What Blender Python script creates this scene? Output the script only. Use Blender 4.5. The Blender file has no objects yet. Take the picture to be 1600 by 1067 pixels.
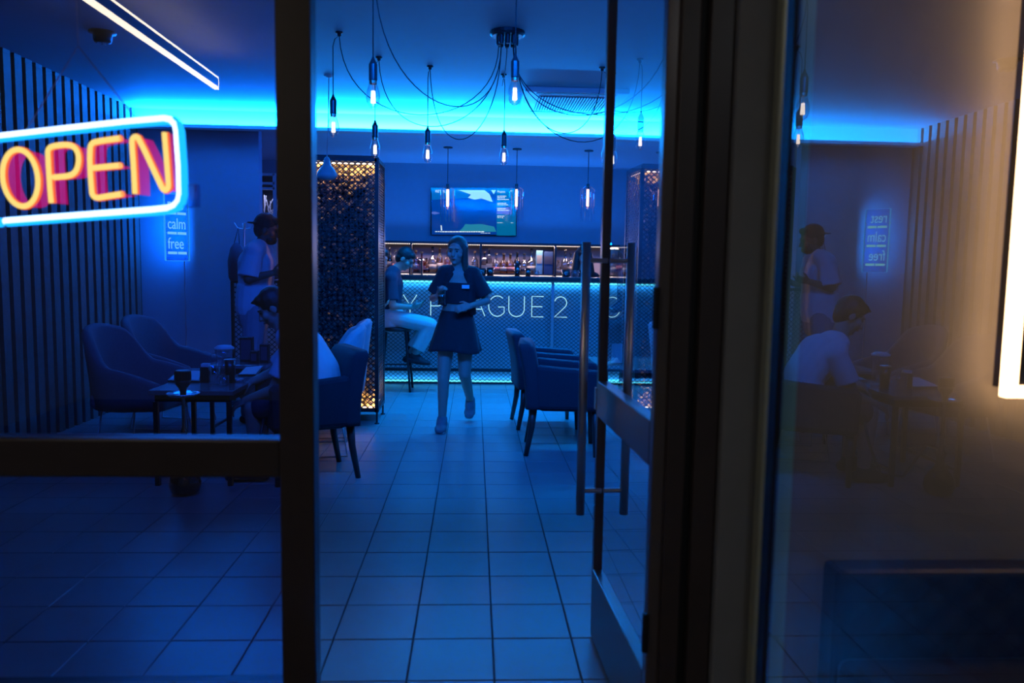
import bpy, bmesh, math, random
from mathutils import Vector, Matrix, Euler
random.seed(7)
sc = bpy.context.scene
COL = sc.collection
PI = math.pi

# ------------------------------------------------------------------ camera
F_PX, PITCH, YAW, ROLL, CAMH = 1218.87, 0.0958328, 0.0492929, 0.0162682, 1.4089
def cam_axes():
    cy, sy = math.cos(YAW), math.sin(YAW); cp, sp = math.cos(PITCH), math.sin(PITCH)
    cr, sr = math.cos(ROLL), math.sin(ROLL)
    fwd = Vector((sy*cp, cy*cp, -sp)); right = Vector((cy, -sy, 0)); down = -right.cross(fwd)
    return cr*right - sr*down, sr*right + cr*down, fwd
CR, CD, CF = cam_axes()
CAM = Vector((0, 0, CAMH))
cd = bpy.data.cameras.new('camera'); cam = bpy.data.objects.new('camera', cd); COL.objects.link(cam)
cd.sensor_width = 36; cd.lens = F_PX/1600*36; cd.clip_start = 0.05; cd.clip_end = 100
mw = Matrix.Identity(4)
for i in range(3):
    mw[i][0] = CR[i]; mw[i][1] = -CD[i]; mw[i][2] = -CF[i]; mw[i][3] = CAM[i]
cam.matrix_world = mw
cd.dof.use_dof = True; cd.dof.focus_distance = 6.8; cd.dof.aperture_fstop = 2.4
sc.camera = cam
sc.view_settings.view_transform = 'Standard'; sc.view_settings.look = 'None'
sc.view_settings.exposure = 0.0; sc.view_settings.gamma = 1.0; sc.view_settings.use_curve_mapping = False
try:
    sc.cycles.use_denoising = True; sc.cycles.denoiser = 'OPENIMAGEDENOISE'
    sc.cycles.sample_clamp_indirect = 4.0; sc.cycles.max_bounces = 8
    sc.cycles.transparent_max_bounces = 24; sc.cycles.caustics_reflective = False; sc.cycles.caustics_refractive = False
except Exception: pass

# ------------------------------------------------------------------ world and lamps
w = bpy.data.worlds.new('night'); sc.world = w; w.use_nodes = True
w.node_tree.nodes['Background'].inputs[0].default_value = (0.20, 0.24, 0.34, 1)
w.node_tree.nodes['Background'].inputs[1].default_value = 0.15
BLUE = (0.0, 0.14, 1.0)
def area(name, loc, rot, sx, sy, power, col, spread=PI):
    l = bpy.data.lights.new(name, 'AREA'); l.shape = 'RECTANGLE'; l.size = sx; l.size_y = sy
    l.energy = power; l.color = col; l.spread = spread
    o = bpy.data.objects.new(name, l); COL.objects.link(o); o.location = loc; o.rotation_euler = rot
    return o
CEIL, SOFF, SOF2, YB, XL, XR, YW = 2.9, 2.717, 2.83, 8.05, -3.39, 2.9, 11.2
# LED tape lying on the lip of the bulkhead, shining up
area('cove_tape_light', (-0.25, YB-0.05, SOFF+0.03), (math.radians(180+6), 0, 0), 6.2, 0.05, 1150, (0.003, 0.25, 1.0))
# added fill lights at ceiling height, out of view
area('canopy_fill', (1.7, -0.6, 2.9), (0, 0, 0), 0.4, 0.4, 5, (0.85, 0.93, 1.0))  # added cool fill outside, lifts the facade and screen edge
area('entrance_blue_fill', (0.30, 3.4, 2.86), (math.radians(58), 0, 0), 2.0, 0.12, 40, BLUE, math.radians(85))  # added front fill aimed at the waitress and bar
area('left_blue_fill', (-1.7, 3.3, 2.86), (math.radians(56), 0, 0), 1.2, 0.12, 11, (0.0, 0.13, 1.0), math.radians(80))  # added fill for the left chairs and standing man
area('right_blue_fill', (2.3, 5.6, 2.86), (0, 0, 0), 0.12, 3.0, 24, BLUE)  # added blue fill over the right side of the room
# LED tape on the rear side of the bulkhead, washing the bar wall
area('bar_wall_wash', (0.5, YB+0.09, SOFF+0.055), (math.radians(96), 0, 0), 4.6, 0.05, 50, (0.0, 0.20, 1.0))
# added upward fill above the back bar shelf, brightens soffit and wall
area('shelf_top_fill', (0.3, 10.95, 1.752), (math.radians(180+38), 0, 0), 3.9, 0.05, 25, (0.0, 0.19, 1.0))
# added blue fill hidden behind the bulkhead, makes the floor pool before the bar
for dx in (-0.35, 0.45, 1.25): area('bar_floor_fill', (dx, 8.32, 2.82), (math.radians(-14), 0, 0), 0.12, 0.12, 26, (0.0, 0.24, 1.0), math.radians(85))

# ------------------------------------------------------------------ pixel helpers (placing things at a real depth)
def ray(px, py): return CR*((px-800)/F_PX) + CD*((py-533.5)/F_PX) + CF
def PY(px, py, Y): d = ray(px, py); return CAM + d*(Y/d.y)
def PZ(px, py, z): d = ray(px, py); return CAM + d*((z-CAMH)/d.z)
def PP(px, py, p0, n): d = ray(px, py); return CAM + d*((p0-CAM).dot(n)/d.dot(n))

# ------------------------------------------------------------------ materials
M = {}
def mat(name, col, rough=0.6, metal=0.0, var=0.12, scale=14.0, bump=0.0, spec=0.5, obj_random=0.0, bscale=None):
    if name in M: return M[name]
    m = bpy.data.materials.new(name); m.use_nodes = True; nt = m.node_tree; N = nt.nodes; L = nt.links
    b = N['Principled BSDF']
    b.inputs['Roughness'].default_value = rough; b.inputs['Metallic'].default_value = metal
    if 'Specular IOR Level' in b.inputs: b.inputs['Specular IOR Level'].default_value = spec
    tc = N.new('ShaderNodeTexCoord'); nz = N.new('ShaderNodeTexNoise'); nz.inputs['Scale'].default_value = scale
    nz.inputs['Detail'].default_value = 5
    L.new(tc.outputs['Object'], nz.inputs['Vector'])
    mx = N.new('ShaderNodeMix'); mx.data_type = 'RGBA'
    mx.inputs[6].default_value = tuple(c*(1-var) for c in col)+(1,)
    mx.inputs[7].default_value = tuple(min(1, c*(1+var)) for c in col)+(1,)
    L.new(nz.outputs['Fac'], mx.inputs[0]); out = mx.outputs[2]
    if obj_random:
        oi = N.new('ShaderNodeObjectInfo'); mr = N.new('ShaderNodeMapRange')
        mr.inputs['To Min'].default_value = 1-obj_random; mr.inputs['To Max'].default_value = 1+obj_random
        L.new(oi.outputs['Random'], mr.inputs['Value'])
        hs = N.new('ShaderNodeHueSaturation'); L.new(out, hs.inputs['Color']); L.new(mr.outputs[0], hs.inputs['Value'])
        out = hs.outputs[0]
    L.new(out, b.inputs['Base Color'])
    if bump:
        bp = N.new('ShaderNodeBump'); bp.inputs['Strength'].default_value = bump; bp.inputs['Distance'].default_value = 0.01
        n2 = N.new('ShaderNodeTexNoise'); n2.inputs['Scale'].default_value = bscale or scale*3; n2.inputs['Detail'].default_value = 6
        L.new(tc.outputs['Object'], n2.inputs['Vector']); L.new(n2.outputs['Fac'], bp.inputs['Height'])
        L.new(bp.outputs['Normal'], b.inputs['Normal'])
    M[name] = m; return m
def emit(name, col, strength, sample=True):
    if name in M: return M[name]
    m = bpy.data.materials.new(name); m.use_nodes = True; nt = m.node_tree; nt.nodes.clear()
    e = nt.nodes.new('ShaderNodeEmission'); e.inputs[0].default_value = (*col, 1); e.inputs[1].default_value = strength
    o = nt.nodes.new('ShaderNodeOutputMaterial'); nt.links.new(e.outputs[0], o.inputs[0])
    if not sample: m.cycles.emission_sampling = 'NONE'
    M[name] = m; return m
def glass(name, tint, ior=1.5, boost=1.8, rough=0.0):
    if name in M: return M[name]
    m = bpy.data.materials.new(name); m.use_nodes = True; nt = m.node_tree; nt.nodes.clear(); N = nt.nodes; L = nt.links
    t = N.new('ShaderNodeBsdfTransparent'); t.inputs[0].default_value = (*tint, 1)
    g = N.new('ShaderNodeBsdfGlossy'); g.inputs['Roughness'].default_value = rough; g.inputs[0].default_value = (1, 1, 1, 1)
    f = N.new('ShaderNodeFresnel'); ge = N.new('ShaderNodeNewGeometry'); mr = N.new('ShaderNodeMapRange')   # thin pane: same reflectance from both sides
    mr.inputs['To Min'].default_value = ior; mr.inputs['To Max'].default_value = 1/ior
    L.new(ge.outputs['Backfacing'], mr.inputs['Value']); L.new(mr.outputs[0], f.inputs[0])
    k = N.new('ShaderNodeMath'); k.operation = 'MULTIPLY'; k.use_clamp = True; k.inputs[1].default_value = boost
    mx = N.new('ShaderNodeMixShader'); o = N.new('ShaderNodeOutputMaterial')
    L.new(f.outputs[0], k.inputs[0]); L.new(k.outputs[0], mx.inputs[0]); L.new(t.outputs[0], mx.inputs[1]); L.new(g.outputs[0], mx.inputs[2])
    L.new(mx.outputs[0], o.inputs[0]); M[name] = m; return m
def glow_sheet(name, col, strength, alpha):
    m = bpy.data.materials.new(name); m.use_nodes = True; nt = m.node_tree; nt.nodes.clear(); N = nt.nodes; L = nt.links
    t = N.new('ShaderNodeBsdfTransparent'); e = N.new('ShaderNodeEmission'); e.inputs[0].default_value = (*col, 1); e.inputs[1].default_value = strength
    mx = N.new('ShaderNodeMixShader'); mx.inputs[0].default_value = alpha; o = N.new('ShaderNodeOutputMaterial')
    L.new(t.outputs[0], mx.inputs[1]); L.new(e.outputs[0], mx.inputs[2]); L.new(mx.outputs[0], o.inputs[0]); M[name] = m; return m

mat('tile', (0.27, 0.265, 0.26), 0.30, var=0.10, scale=3.0, bump=0.10, obj_random=0.06, bscale=9)
mat('grout', (0.06, 0.06, 0.06), 0.9)
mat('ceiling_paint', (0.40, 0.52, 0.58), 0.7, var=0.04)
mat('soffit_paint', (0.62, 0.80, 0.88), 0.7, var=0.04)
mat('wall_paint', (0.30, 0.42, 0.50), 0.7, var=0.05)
mat('bar_wall_paint', (0.20, 0.33, 0.42), 0.65, var=0.05)
mat('slat_wood', (0.16, 0.13, 0.11), 0.55, var=0.25, scale=20)
mat('slat_back', (0.05, 0.045, 0.04), 0.9)
mat('frame_metal', (0.050, 0.036, 0.034), 0.38, metal=0.0, var=0.15, bump=0.03)
mat('door_metal', (0.13, 0.105, 0.10), 0.30, metal=0.3, var=0.1)
mat('steel', (0.68, 0.66, 0.64), 0.36, metal=1.0, var=0.05)
mat('chrome', (0.8, 0.8, 0.8), 0.12, metal=1.0, var=0.02)
mat('black_metal', (0.02, 0.02, 0.022), 0.4, metal=0.2, var=0.1)
mat('rubber', (0.006, 0.006, 0.007), 0.6)
mat('plaster', (0.34, 0.31, 0.28), 0.85, var=0.10, scale=6, bump=0.35, bscale=16)
mat('canopy_paint', (0.55, 0.52, 0.48), 0.8, var=0.06)
mat('grey_plaster', (0.20, 0.20, 0.205), 0.8, var=0.1, scale=8, bump=0.2)
mat('olive_profile', (0.42, 0.43, 0.32), 0.35, metal=0.3)
mat('green_edge', (0.42, 0.78, 0.72), 0.3, var=0.05)
mat('black_leather', (0.018, 0.018, 0.020), 0.35, var=0.2, scale=30, bump=0.1)
mat('dark_fabric', (0.026, 0.030, 0.042), 0.9, var=0.15, scale=60, bump=0.1)
mat('grey_fabric', (0.12, 0.125, 0.15), 0.9, var=0.12, scale=60, bump=0.1)
mat('pale_fabric', (0.42, 0.43, 0.46), 0.9, var=0.1, scale=60, bump=0.1)
mat('dark_wood', (0.05, 0.035, 0.028), 0.4, var=0.2, scale=12)
mat('table_top', (0.16, 0.15, 0.15), 0.18, var=0.1)
mat('counter_top', (0.035, 0.035, 0.04), 0.25, var=0.2)
mat('bar_panel', (0.45, 0.45, 0.48), 0.6, var=0.05)
mat('stone', (0.17, 0.15, 0.125), 0.55, var=0.5, scale=18, bump=0.3)
mat('stone_core', (0.01, 0.01, 0.01), 0.9)
mat('niche_panel', (0.42, 0.34, 0.33), 0.6, var=0.05)
mat('shelf_black', (0.03, 0.03, 0.035), 0.5)
mat('white_paint', (0.75, 0.75, 0.75), 0.5, var=0.03)
mat('paper', (0.75, 0.75, 0.72), 0.7, var=0.05)
mat('skin', (0.45, 0.26, 0.20), 0.55, var=0.06, scale=20)
mat('dark_skin', (0.16, 0.085, 0.06), 0.55, var=0.06, scale=20)
mat('hair_dark', (0.018, 0.013, 0.011), 0.5, var=0.3, scale=60, bump=0.2)
mat('hair_brown', (0.075, 0.045, 0.03), 0.5, var=0.3, scale=60, bump=0.2)
mat('black_cloth', (0.020, 0.020, 0.024), 0.9, var=0.2, scale=40)
mat('white_cloth', (0.70, 0.70, 0.72), 0.9, var=0.05, scale=30, bump=0.2)
mat('grey_cloth', (0.30, 0.31, 0.34), 0.9, var=0.1, scale=30, bump=0.2)
mat('cream_cloth', (0.62, 0.58, 0.54), 0.9, var=0.06, scale=30, bump=0.2)
mat('navy_cloth', (0.03, 0.035, 0.06), 0.9, var=0.1, scale=30)
mat('sneaker', (0.16, 0.16, 0.17), 0.7, var=0.15)
mat('white_rubber', (0.7, 0.7, 0.7), 0.6)
mat('eye', (0.01, 0.01, 0.01), 0.2)
mat('lips', (0.30, 0.10, 0.09), 0.5)
mat('cord', (0.012, 0.012, 0.015), 0.6)
mat('pale_cord', (0.6, 0.62, 0.65), 0.5)
mat('dome_enamel', (0.30, 0.42, 0.48), 0.35, var=0.05)
mat('copper', (0.75, 0.42, 0.28), 0.25, metal=1.0)
mat('brass', (0.55, 0.36, 0.18), 0.3, metal=1.0)
mat('ceramic_black', (0.02, 0.02, 0.02), 0.3)
mat('tv_black', (0.01, 0.01, 0.012), 0.08, var=0.0)
mat('foil', (0.85, 0.85, 0.88), 0.22, metal=1.0, bump=0.5, scale=40)
glass('window_glass', (0.44, 0.42, 0.66))
glass('door_glass', (0.80, 0.82, 0.88), boost=1.9)
glass('pane_glass', (0.80, 0.82, 0.80), boost=1.7)
glass('bulb_glass', (0.93, 0.93, 0.95), boost=3.0)
glass('clear_glass', (0.90, 0.92, 0.95), boost=1.6)
glass('bottle_clear', (0.66, 0.65, 0.68), boost=2.2)
glass('amber_glass', (0.66, 0.42, 0.24), boost=2.0)
glass('rose_glass', (0.70, 0.42, 0.44), boost=2.0)
glass('dark_glass', (0.14, 0.10, 0.14), boost=2.0)
glass('acrylic', (0.45, 0.75, 0.90), boost=2.0)
glass('tv_glass', (0.97, 0.97, 0.97), boost=0.9, rough=0.10)
mat('label_cream', (0.36, 0.31, 0.25), 0.6)
mat('label_dark', (0.05, 0.05, 0.08), 0.6)
mat('label_rose', (0.34, 0.12, 0.13), 0.6)
mat('box_navy', (0.03, 0.06, 0.14), 0.4)
mat('box_teal', (0.15, 0.35, 0.45), 0.4)
emit('led_blue_line', (0.10, 0.75, 1.0), 2.6)
emit('led_letters', (0.40, 0.88, 1.0), 1.05)
emit('led_warm_dots', (1.0, 0.86, 0.80), 1.6)
emit('led_amber', (1.0, 0.52, 0.16), 9.0)
emit('led_frame', (1.0, 0.58, 0.30), 8.0)
emit('lamp_warm', (1.0, 0.86, 0.64), 15.0)
emit('filament', (1.0, 0.84, 0.74), 3.6)
emit('filament_orange', (1.0, 0.52, 0.40), 4.0)
emit('shelf_glow', (1.0, 0.80, 0.74), 1.5)
emit('neon_white', (0.66, 0.94, 1.0), 4.5)
emit('neon_blue', (0.01, 0.55, 1.0), 2.8)
emit('neon_yellow', (1.0, 0.72, 0.13), 2.7)
emit('neon_red', (1.0, 0.14, 0.03), 2.4)
glow_sheet('neon_reflection', (0.9, 0.004, 0.20), 1.9, 0.5)  # magenta reflection of the letters as a glowing see-through sheet
emit('acrylic_lit', (0.05, 0.62, 1.0), 1.3)
emit('acrylic_text', (0.25, 0.88, 1.0), 1.5)

# ------------------------------------------------------------------ mesh builder
class MB:
    def __init__(s): s.v = []; s.f = []
    def add(s, vs, fs):
        k = len(s.v); s.v += [Vector(v) for v in vs]; s.f += [tuple(i+k for i in f) for f in fs]; return s
    def box(s, x0, x1, y0, y1, z0, z1, mtx=None):
        vs = [Vector((x, y, z)) for z in (z0, z1) for y in (y0, y1) for x in (x0, x1)]
        if mtx: vs = [mtx @ v for v in vs]
        return s.add(vs, [(0, 2, 3, 1), (4, 5, 7, 6), (0, 1, 5, 4), (2, 6, 7, 3), (0, 4, 6, 2), (1, 3, 7, 5)])
    def cbox(s, c, size, rz=0.0, rot=None):
        m = Matrix.Translation(c) @ (rot.to_matrix().to_4x4() if rot else Matrix.Rotation(rz, 4, 'Z'))
        x, y, z = [q/2 for q in size]; return s.box(-x, x, -y, y, -z, z, m)
    def tube(s, pts, r, n=8, closed=False, r1=None):
        pts = [Vector(p) for p in pts]; k = len(pts); rings = []
        up = None
        for i, p in enumerate(pts):
            a = pts[(i-1) % k] if (closed or i > 0) else p; b = pts[(i+1) % k] if (closed or i < k-1) else p
            t = (b-a)
            if t.length < 1e-9: t = Vector((0, 0, 1))
            t.normalize()
            if up is None:
                up = Vector((0, 0, 1)) if abs(t.z) < 0.9 else Vector((0, 1, 0))
            side = t.cross(up)
            if side.length < 1e-6: side = t.cross(Vector((1, 0, 0)))
            side.normalize(); up = side.cross(t).normalized()
            rr = r if r1 is None else r+(r1-r)*i/max(1, k-1)
            rings.append([p + (side*math.cos(2*PI*j/n)+up*math.sin(2*PI*j/n))*rr for j in range(n)])
        vs = [v for q in rings for v in q]; fs = []
        for i in range(k if closed else k-1):
            a, b = i*n, ((i+1) % k)*n
            for j in range(n): fs.append((a+j, a+(j+1) % n, b+(j+1) % n, b+j))
        if not closed: fs += [tuple(range(n-1, -1, -1)), tuple((k-1)*n+j for j in range(n))]
        return s.add(vs, fs)
    def lathe(s, prof, c=(0, 0, 0), n=20, mtx=None):
        c = Vector(c); vs = []; fs = []; k = len(prof)
        for r, z in prof:
            for j in range(n):
                v = Vector((r*math.cos(2*PI*j/n), r*math.sin(2*PI*j/n), z)); vs.append(c + (mtx @ v if mtx else v))
        for i in range(k-1):
            for j in range(n): fs.append((i*n+j, i*n+(j+1) % n, (i+1)*n+(j+1) % n, (i+1)*n+j))
        if prof[0][0] > 1e-6: fs.append(tuple(range(n-1, -1, -1)))
        if prof[-1][0] > 1e-6: fs.append(tuple((k-1)*n+j for j in range(n)))
        return s.add(vs, fs)
    def prism(s, poly, d):
        # poly: list of world points (planar), d: extrusion vector
        poly = [Vector(p) for p in poly]; d = Vector(d); n = len(poly)
        vs = poly + [p+d for p in poly]
        fs = [tuple(range(n-1, -1, -1)), tuple(range(n, 2*n))] + [(i, (i+1) % n, n+(i+1) % n, n+i) for i in range(n)]
        return s.add(vs, fs)
    def strip(s, pts, d):   # ribbon: polyline extruded along d
        pts = [Vector(p) for p in pts]; d = Vector(d); n = len(pts)
        return s.add(pts+[p+d for p in pts], [(i, i+1, n+i+1, n+i) for i in range(n-1)])
    def surf(s, fn, nu, nv, closed_u=False):
        vs = [fn(i/(nu if closed_u else nu-1), j/(nv-1)) for j in range(nv) for i in range(nu)]; fs = []
        for j in range(nv-1):
            for i in range(nu if closed_u else nu-1):
                fs.append((j*nu+i, j*nu+(i+1) % nu, (j+1)*nu+(i+1) % nu, (j+1)*nu+i))
        return s.add(vs, fs)
    def mesh(s, name, m, smooth=False, off=None):
        me = bpy.data.meshes.new(name)
        vs = [v-off for v in s.v] if off is not None else s.v
        me.from_pydata([tuple(v) for v in vs], [], s.f)
        bm = bmesh.new(); bm.from_mesh(me); bmesh.ops.recalc_face_normals(bm, faces=bm.faces); bm.to_mesh(me); bm.free()
        if smooth: me.polygons.foreach_set('use_smooth', [True]*len(me.polygons))
        me.materials.append(M[m]); me.update(); return me
    def build(s, name, m, parent=None, smooth=False, bevel=0, world=True):
        off = Vector(parent_loc(parent)) if (parent is not None and world) else None
        me = s.mesh(name, m, smooth, off)
        return link(name, me, parent, bevel)
def parent_loc(p):
    l = Vector((0, 0, 0))
    while p is not None: l += Vector(p.location); p = p.parent
    return l
def link(name, me, parent=None, bevel=0):
    o = bpy.data.objects.new(name, me); COL.objects.link(o)
    if parent is not None: o.parent = parent
    if bevel:
        b = o.modifiers.new('bevel', 'BEVEL'); b.width = bevel; b.segments = 2; b.limit_method = 'ANGLE'
        b.angle_limit = math.radians(40)
    return o
def tag(o, label, cat=None, group=None, kind=None):
    if label: o['label'] = label
    if cat: o['category'] = cat
    if group: o['group'] = group
    if kind: o['kind'] = kind
    return o
def thing(name, label, cat, loc=(0, 0, 0), rz=0.0, group=None):
    o = bpy.data.objects.new(name, None); COL.objects.link(o); o.location = loc; o.rotation_euler = (0, 0, rz)
    o.empty_display_size = 0.1
    return tag(o, label, cat, group)
def struct(o, label=None, cat=None):
    o['kind'] = 'structure'
    if label: o['label'] = label
    if cat: o['category'] = cat
    return o
def copy_tree(o, parent=None):
    c = o.copy(); COL.objects.link(c); c.parent = parent
    for ch in o.children: copy_tree(ch, c)
    return c
def text_mesh(txt, size, mtx, ext=0.0, align='LEFT', bevel=0.0):
    cu = bpy.data.curves.new('t', 'FONT'); cu.body = txt; cu.size = size; cu.extrude = ext; cu.align_x = align; cu.bevel_depth = bevel
    o = bpy.data.objects.new('t', cu); COL.objects.link(o)
    dg = bpy.context.evaluated_depsgraph_get(); dg.update()
    me = bpy.data.meshes.new_from_object(o.evaluated_get(dg)); vs = [mtx @ v.co for v in me.vertices]
    fs = [tuple(p.vertices) for p in me.polygons]
    bpy.data.objects.remove(o); bpy.data.curves.remove(cu); bpy.data.meshes.remove(me)
    return vs, fs
def arc(c, r, a0, a1, n=10, ry=None):
    ry = ry or r
    return [(c[0]+r*math.cos(math.radians(a0+(a1-a0)*i/n)), c[1]+ry*math.sin(math.radians(a0+(a1-a0)*i/n))) for i in range(n+1)]
def diamond(mb, P0, U, V, W, H, cw, ch, t=0.0035, d=0.003):
    """expanded metal: diagonal wires over a W x H rectangle from P0 along unit U, V"""
    U = Vector(U); V = Vector(V); P0 = Vector(P0); Nn = U.cross(V)
    sl = ch/cw
    k0 = -int(H/ch)-2
    for sgn in (1, -1):
        i = k0
        while True:
            u0 = i*cw
            if u0 > W + H/sl + cw: break
            i += 1
            # line: v = sl*(u-u0) for sgn 1 ; v = -sl*(u-u0) for sgn -1
            if sgn == 1: a, b = (u0, 0.0), (u0+H/sl, H)
            else: a, b = (u0, 0.0), (u0-H/sl, H)
            (ua, va), (ub, vb) = a, b
            def cut(ua, va, ub, vb, lim, hi):
                return None
            lo, hi = 0.0, 1.0; du = ub-ua
            if abs(du) > 1e-9:
                t0, t1 = (0-ua)/du, (W-ua)/du
                if t0 > t1: t0, t1 = t1, t0
                lo, hi = max(lo, t0), min(hi, t1)
            if hi-lo < 1e-4: continue
            A = P0 + U*(ua+du*lo) + V*(va+(vb-va)*lo); B = P0 + U*(ua+du*hi) + V*(va+(vb-va)*hi)
            T = (B-A).normalized(); S = Nn.cross(T)*(t/2); D = Nn*(d/2*sgn)
            vs = [A+S, A-S, B-S, B+S]; vs = [v+Nn*d for v in vs]+[v-Nn*0 for v in vs]
            mb.add(vs, [(0, 1, 2, 3), (4, 7, 6, 5), (0, 4, 5, 1), (1, 5, 6, 2), (2, 6, 7, 3), (3, 7, 4, 0)])

# ================================================================== STRUCTURE
YF = 2.05          # facade plane (camera side)
# floor with tiles
T = 0.30; GX, GY = -0.51562, 2.54404
fl = struct(MB().box(XL-0.1, XR+0.1, YF-0.05, YW+0.1, -0.12, -0.006).build('floor', 'grout'), 'grey square ceramic tile floor of the bar', 'floor')
tm = MB()
g = 0.0022
tm.box(-T/2+g, T/2-g, -T/2+g, T/2-g, -0.012, 0.0)
tme = tm.mesh('tile', 'tile')
bm = bmesh.new(); bm.from_mesh(tme)
bmesh.ops.bevel(bm, geom=[e for e in bm.edges if all(v.co.z > -0.001 for v in e.verts)], offset=0.0025, segments=1, affect='EDGES')
bm.to_mesh(tme); bm.free()
def proj(p):
    d = p-CAM; z = d.dot(CF); return 800+F_PX*d.dot(CR)/z, 533.5+F_PX*d.dot(CD)/z
cells = []
for i in range(-10, 12):
    for j in range(-2, 23):
        x, y = GX+(i+.5)*T, GY+(j+.5)*T
        if x < XL or x > XR or y < YF or y > 9.5: continue
        px, py = proj(Vector((x, y, 0)))
        vis = -60 < px < 1060 and py < 1120
        hidden = (px < 0 or px > 1000)
        cells.append((0 if vis and not hidden else 1, y+abs(x)*0.15, x, y))
cells.sort()
rest = MB()
for k, (h, q, x, y) in enumerate(cells):
    dz = random.uniform(-0.0006, 0.0004)
    if k < 300:
        o = bpy.data.objects.new('tile', tme); COL.objects.link(o); o.parent = fl; o.location = (x, y, dz)
    else:
        rest.box(x-T/2+g, x+T/2-g, y-T/2+g, y+T/2-g, -0.012, dz)
o = rest.build('tile_field', 'tile', fl); o['kind'] = 'stuff'
# pavement outside
struct(MB().box(-4, 4, -4, YF-0.05, -0.14, -0.02).build('floor_outside', 'grey_plaster'), 'dark pavement in front of the bar entrance', 'pavement')
# ceiling, bulkhead, soffit
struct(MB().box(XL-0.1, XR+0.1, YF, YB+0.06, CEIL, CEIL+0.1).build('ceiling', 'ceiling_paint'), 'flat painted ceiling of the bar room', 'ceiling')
bk = struct(MB().box(XL-0.1, XR+0.1, YB, YB+0.06, SOFF, CEIL).build('trim_1', 'white_paint'), 'bulkhead face lit cyan by cove lighting', 'bulkhead')
MB().box(XL, XR, YB-0.10, YB, SOFF-0.004, SOFF+0.012).box(XL, XR, YB-0.10, YB-0.09, SOFF+0.012, SOFF+0.028).build('cove_lip', 'white_paint', bk)
MB().box(XL, XR, YB-0.07, YB-0.04, SOFF+0.012, SOFF+0.016).build('led_tape', 'white_paint', bk)
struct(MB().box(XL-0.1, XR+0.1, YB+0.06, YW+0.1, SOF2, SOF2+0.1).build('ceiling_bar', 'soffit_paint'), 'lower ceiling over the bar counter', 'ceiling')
# walls
wl = struct(MB().box(XL-0.12, XL-0.02, YF, 8.3, 0, CEIL).build('wall_left', 'slat_back'), 'left wall clad in dark vertical wooden slats', 'wall')
sm = MB().box(-0.02, 0.022, -0.045, 0.045, 0, CEIL).mesh('slat', 'slat_wood')
y = 4.25
while y < 8.14:
    o = bpy.data.objects.new('slat', sm); COL.objects.link(o); o.parent = wl; o.location = (XL, y, 0); y += 0.14
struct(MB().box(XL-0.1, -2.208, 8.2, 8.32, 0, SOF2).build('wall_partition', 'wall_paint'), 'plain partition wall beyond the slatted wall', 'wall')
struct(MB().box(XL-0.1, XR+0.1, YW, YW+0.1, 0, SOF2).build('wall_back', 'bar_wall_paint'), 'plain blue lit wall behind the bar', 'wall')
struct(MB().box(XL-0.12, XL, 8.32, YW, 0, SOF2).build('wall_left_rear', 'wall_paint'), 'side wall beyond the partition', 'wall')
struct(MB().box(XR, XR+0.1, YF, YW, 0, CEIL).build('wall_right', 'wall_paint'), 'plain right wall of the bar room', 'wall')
# facade: wall right of the door, lintel above, strip left of the side light
HX = 0.512
struct(MB().box(0.665, 3.2, YF, YF+0.16, -0.02, 3.4).build('wall_front', 'plaster'), 'rough plaster front wall with warm light', 'wall')
struct(MB().box(-3.5, 0.665, YF, YF+0.16, 2.55, 3.4).build('wall_lintel', 'grey_plaster'), 'wall above the entrance doors', 'wall')
struct(MB().box(-3.5, -1.45, YF, YF+0.16, -0.02, 2.55).build('wall_front_side', 'grey_plaster'), 'wall left of the glazed entrance leaf', 'wall')
# right jamb: stepped dark frame
jb = thing('door_frame', 'dark brown stepped frame post between open door and plaster wall', 'door frame', (0.59, YF, 0))
MB().box(0.524, 0.575, YF-0.005, YF+0.10, 0, 2.55).build('jamb', 'frame_metal', jb, bevel=0.004)
MB().box(0.575, 0.598, YF+0.012, YF+0.10, 0, 2.55).build('rebate', 'rubber', jb)
MB().box(0.598, 0.662, YF-0.012, YF+0.10, 0, 2.55).build('architrave', 'frame_metal', jb, bevel=0.004)
struct(MB().box(0.663, 0.80, YF-0.035, YF, 0, 2.55).build('trim_2', 'grey_plaster', bevel=0.006), 'grey plaster reveal beside the door frame', 'trim')
# left closed leaf (window with frame)
lw = thing('glazed_door_leaf', 'closed dark metal glazed leaf with neon sign hanging behind it', 'door', (-0.95, YF, 0))
MB().box(-0.504, -0.415, YF-0.02, YF+0.05, 0, 2.55).build('stile', 'frame_metal', lw, bevel=0.004)
MB().box(-1.45, -1.335, YF-0.02, YF+0.05, 0, 2.55).build('stile', 'frame_metal', lw, bevel=0.004)
MB().box(-1.335, -0.504, YF-0.02, YF+0.05, 0.846, 0.948).build('mid_rail', 'frame_metal', lw, bevel=0.006)
MB().box(-1.335, -0.504, YF-0.02, YF+0.05, 0.0, 0.27).build('bottom_rail', 'frame_metal', lw, bevel=0.004)
MB().box(-1.335, -0.504, YF-0.02, YF+0.05, 2.45, 2.55).build('top_rail', 'frame_metal', lw, bevel=0.004)
MB().add([(-1.335, YF+0.015, 0.948), (-0.504, YF+0.015, 0.948), (-0.504, YF+0.015, 2.45), (-1.335, YF+0.015, 2.45)], [(0, 1, 2, 3)]).build('pane', 'window_glass', lw)
MB().add([(-1.335, YF+0.015, 0.27), (-0.504, YF+0.015, 0.27), (-0.504, YF+0.015, 0.846), (-1.335, YF+0.015, 0.846)], [(0, 1, 2, 3)]).build('pane', 'window_glass', lw)

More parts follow.
